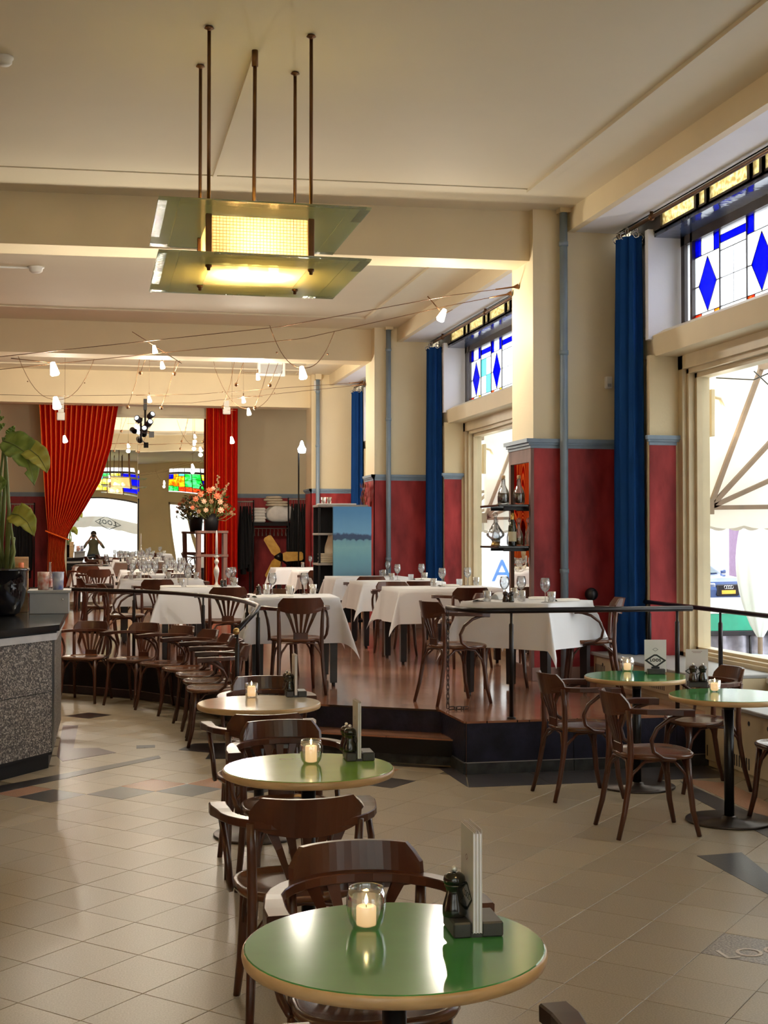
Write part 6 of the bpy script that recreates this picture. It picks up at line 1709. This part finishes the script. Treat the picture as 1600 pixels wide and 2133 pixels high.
# front of the house, behind the camera: awning with the name on its valance
t = thing('front_awning', 'wide white street awning with the house name, seen in the mirror', 'awning', (-.8, -2.4, 3.3))
M().grid(20, 6, lambda u, v: (-2.8 + 5.6 * u, -1.6 * v, .1 - 1.0 * v)).build('canopy', 'awning', t)
M().grid(60, 3, lambda u, v: (-2.8 + 5.6 * u, -1.6 - .01 * sin(30 * u), -.9 - (.42 + .04 * abs(sin(u * pi * 13))) * v)).build('valance', 'valance', t)
g = logo(t, .55, .27, -1.12, th=.05); g.rotation_euler = (0, 0, pi); g.location = (1.4, -1.585, 0); text('LOOS', .26, 'ink', (1.4, -1.583, -1.12), (pi / 2, 0, pi), t, 'lettering', .001, 1.15, .006)
for x in (-2.7, 0, 2.7): M().tube([(x, .05, -.6), (x, -1.58, -.88)], .02, 6).build('arm', 'awning_frame', t)
struct(M().box(-40, 40, -26, -24, ZG, 9).build('street_facade', 'facade'))
q = car(-2.2, -9, 90, 'dark blue car parked in front of the house, seen in the mirror', 'car_blue')

# ------------------------------------------------------------------ the photographer, seen only in the mirror
def person():
    t = thing('person', 'person in a grey-green shirt and dark jeans holding up a phone, reflected in the mirror', 'person', (0, -.42, 0))
    V = {'pelvis': (0, 0, .95), 'waist': (0, .0, 1.10), 'chest': (0, .0, 1.32), 'neck': (0, .01, 1.47), 'head0': (0, .02, 1.55), 'head1': (0, .03, 1.66), 'head2': (0, .02, 1.74),
         'shl': (-.19, 0, 1.40), 'ell': (-.30, .10, 1.17), 'wrl': (-.12, .30, 1.50), 'hal': (-.075, .345, 1.58), 'shr': (.19, 0, 1.40), 'elr': (.30, .10, 1.17), 'wrr': (.12, .30, 1.50), 'har': (.075, .345, 1.58),
         'hpl': (-.10, 0, .90), 'knl': (-.11, .02, .50), 'anl': (-.11, -.02, .09), 'tol': (-.12, .14, .04), 'hpr': (.10, 0, .90), 'knr': (.11, .02, .50), 'anr': (.11, -.02, .09), 'tor': (.12, .14, .04)}
    E_ = [('pelvis', 'waist'), ('waist', 'chest'), ('chest', 'neck'), ('neck', 'head0'), ('head0', 'head1'), ('head1', 'head2'), ('chest', 'shl'), ('shl', 'ell'), ('ell', 'wrl'), ('wrl', 'hal'), ('chest', 'shr'), ('shr', 'elr'), ('elr', 'wrr'), ('wrr', 'har'),
          ('pelvis', 'hpl'), ('hpl', 'knl'), ('knl', 'anl'), ('anl', 'tol'), ('pelvis', 'hpr'), ('hpr', 'knr'), ('knr', 'anr'), ('anr', 'tor')]
    rad = {'pelvis': .15, 'waist': .135, 'chest': .155, 'neck': .058, 'head0': .07, 'head1': .098, 'head2': .06, 'shl': .068, 'shr': .068, 'ell': .048, 'elr': .048, 'wrl': .03, 'wrr': .03, 'hal': .036, 'har': .036, 'hpl': .095, 'hpr': .095, 'knl': .062, 'knr': .062, 'anl': .042, 'anr': .042, 'tol': .035, 'tor': .035}
    for s_, h_ in ((-1, 'l'), (1, 'r')):            # fingers curl round the phone edge, thumb in front
        for k in range(4):
            a, b = 'f%s%d' % (h_, k), 'g%s%d' % (h_, k)
            V[a] = (s_ * .082, .375, 1.565 + .02 * k); V[b] = (s_ * .062, .392, 1.57 + .02 * k - .004 * abs(k - 2)); rad[a] = .0095; rad[b] = .008
            E_ += [('ha' + h_, a), (a, b)]
        V['t' + h_] = (s_ * .05, .350, 1.60); rad['t' + h_] = .011; E_.append(('ha' + h_, 't' + h_))
    names = list(V); ix = {n: i for i, n in enumerate(names)}
    me = bpy.data.meshes.new('body'); me.from_pydata([V[n] for n in names], [(ix[a], ix[b]) for a, b in E_], [])
    o = bpy.data.objects.new('body', me); COL.objects.link(o); o.parent = t
    me.materials.append(MATS['shirt']); me.materials.append(MATS['skin']); me.materials.append(MATS['denim'])
    sk = o.modifiers.new('skin', 'SKIN')
    lay = me.skin_vertices[0].data if len(me.skin_vertices) else None
    if lay is None:
        bpy.context.view_layer.objects.active = o; bpy.ops.mesh.customdata_skin_add(); lay = me.skin_vertices[0].data
    for n, i in ix.items(): lay[i].radius = (rad[n], rad[n] * (.72 if n in ('pelvis', 'waist', 'chest') else 1)); lay[i].use_root = (n == 'pelvis')
    sk.use_smooth_shade = True
    sb = o.modifiers.new('smooth', 'SUBSURF'); sb.levels = 1; sb.render_levels = 1
    dg = bpy.context.evaluated_depsgraph_get(); ev = o.evaluated_get(dg); nm = bpy.data.meshes.new_from_object(ev)
    o.modifiers.clear(); o.data = nm
    nm.materials.clear()
    for mm in ('shirt', 'skin', 'denim'): nm.materials.append(MATS[mm])
    for p in nm.polygons:
        c = p.center; p.use_smooth = True
        p.material_index = 2 if c.z < .93 else (1 if (c.z > 1.475 or (c.y > .2)) else 0)
    m = M(); m.ball((0, .005, 1.70), .108, 14, 10, sq=(.95, 1.0, .85)); h = m.build('hair', 'hair_dark', t)
    m = M()
    for s_ in (-1, 1): m.ball((s_ * .034, .117, 1.665), .011, 8, 6)
    m.build('eyes', 'ink', t); M().ball((0, .128, 1.635), .014, 8, 6, sq=(.8, 1, 1.5)).build('nose', 'skin', t); M().ball((0, .112, 1.595), .02, 8, 6, sq=(1.2, .5, .35)).build('mouth', 'mill_brown', t)
    for s_ in (-1, 1): M().ball((s_ * .1, .02, 1.65), .025, 8, 6, sq=(.4, .8, 1.2)).build('ear', 'skin', t)
    p = thing('phone', 'dark phone held up in both hands, reflected in the mirror', 'phone', (0, -.06, 1.60)); M().cbox(-.072, .072, -.010, -.002, -.035, .042, .004).build('case', 'black_metal', p)
person()
# ------------------------------------------------------------------ lamps added as fill light, over the bar side and behind the camera
for k, (x, y, s_) in enumerate(((-4.2, 4.2, 'added glass fill lamp over the bar, out of view'), (-4.2, 8.1, 'second added glass fill lamp over the bar, out of view'), (.96, 1.6, 'added glass fill lamp above the photographer'))):
    pendant(x, y, s_, 'added fill lamps', 60, (1, .84, .62))
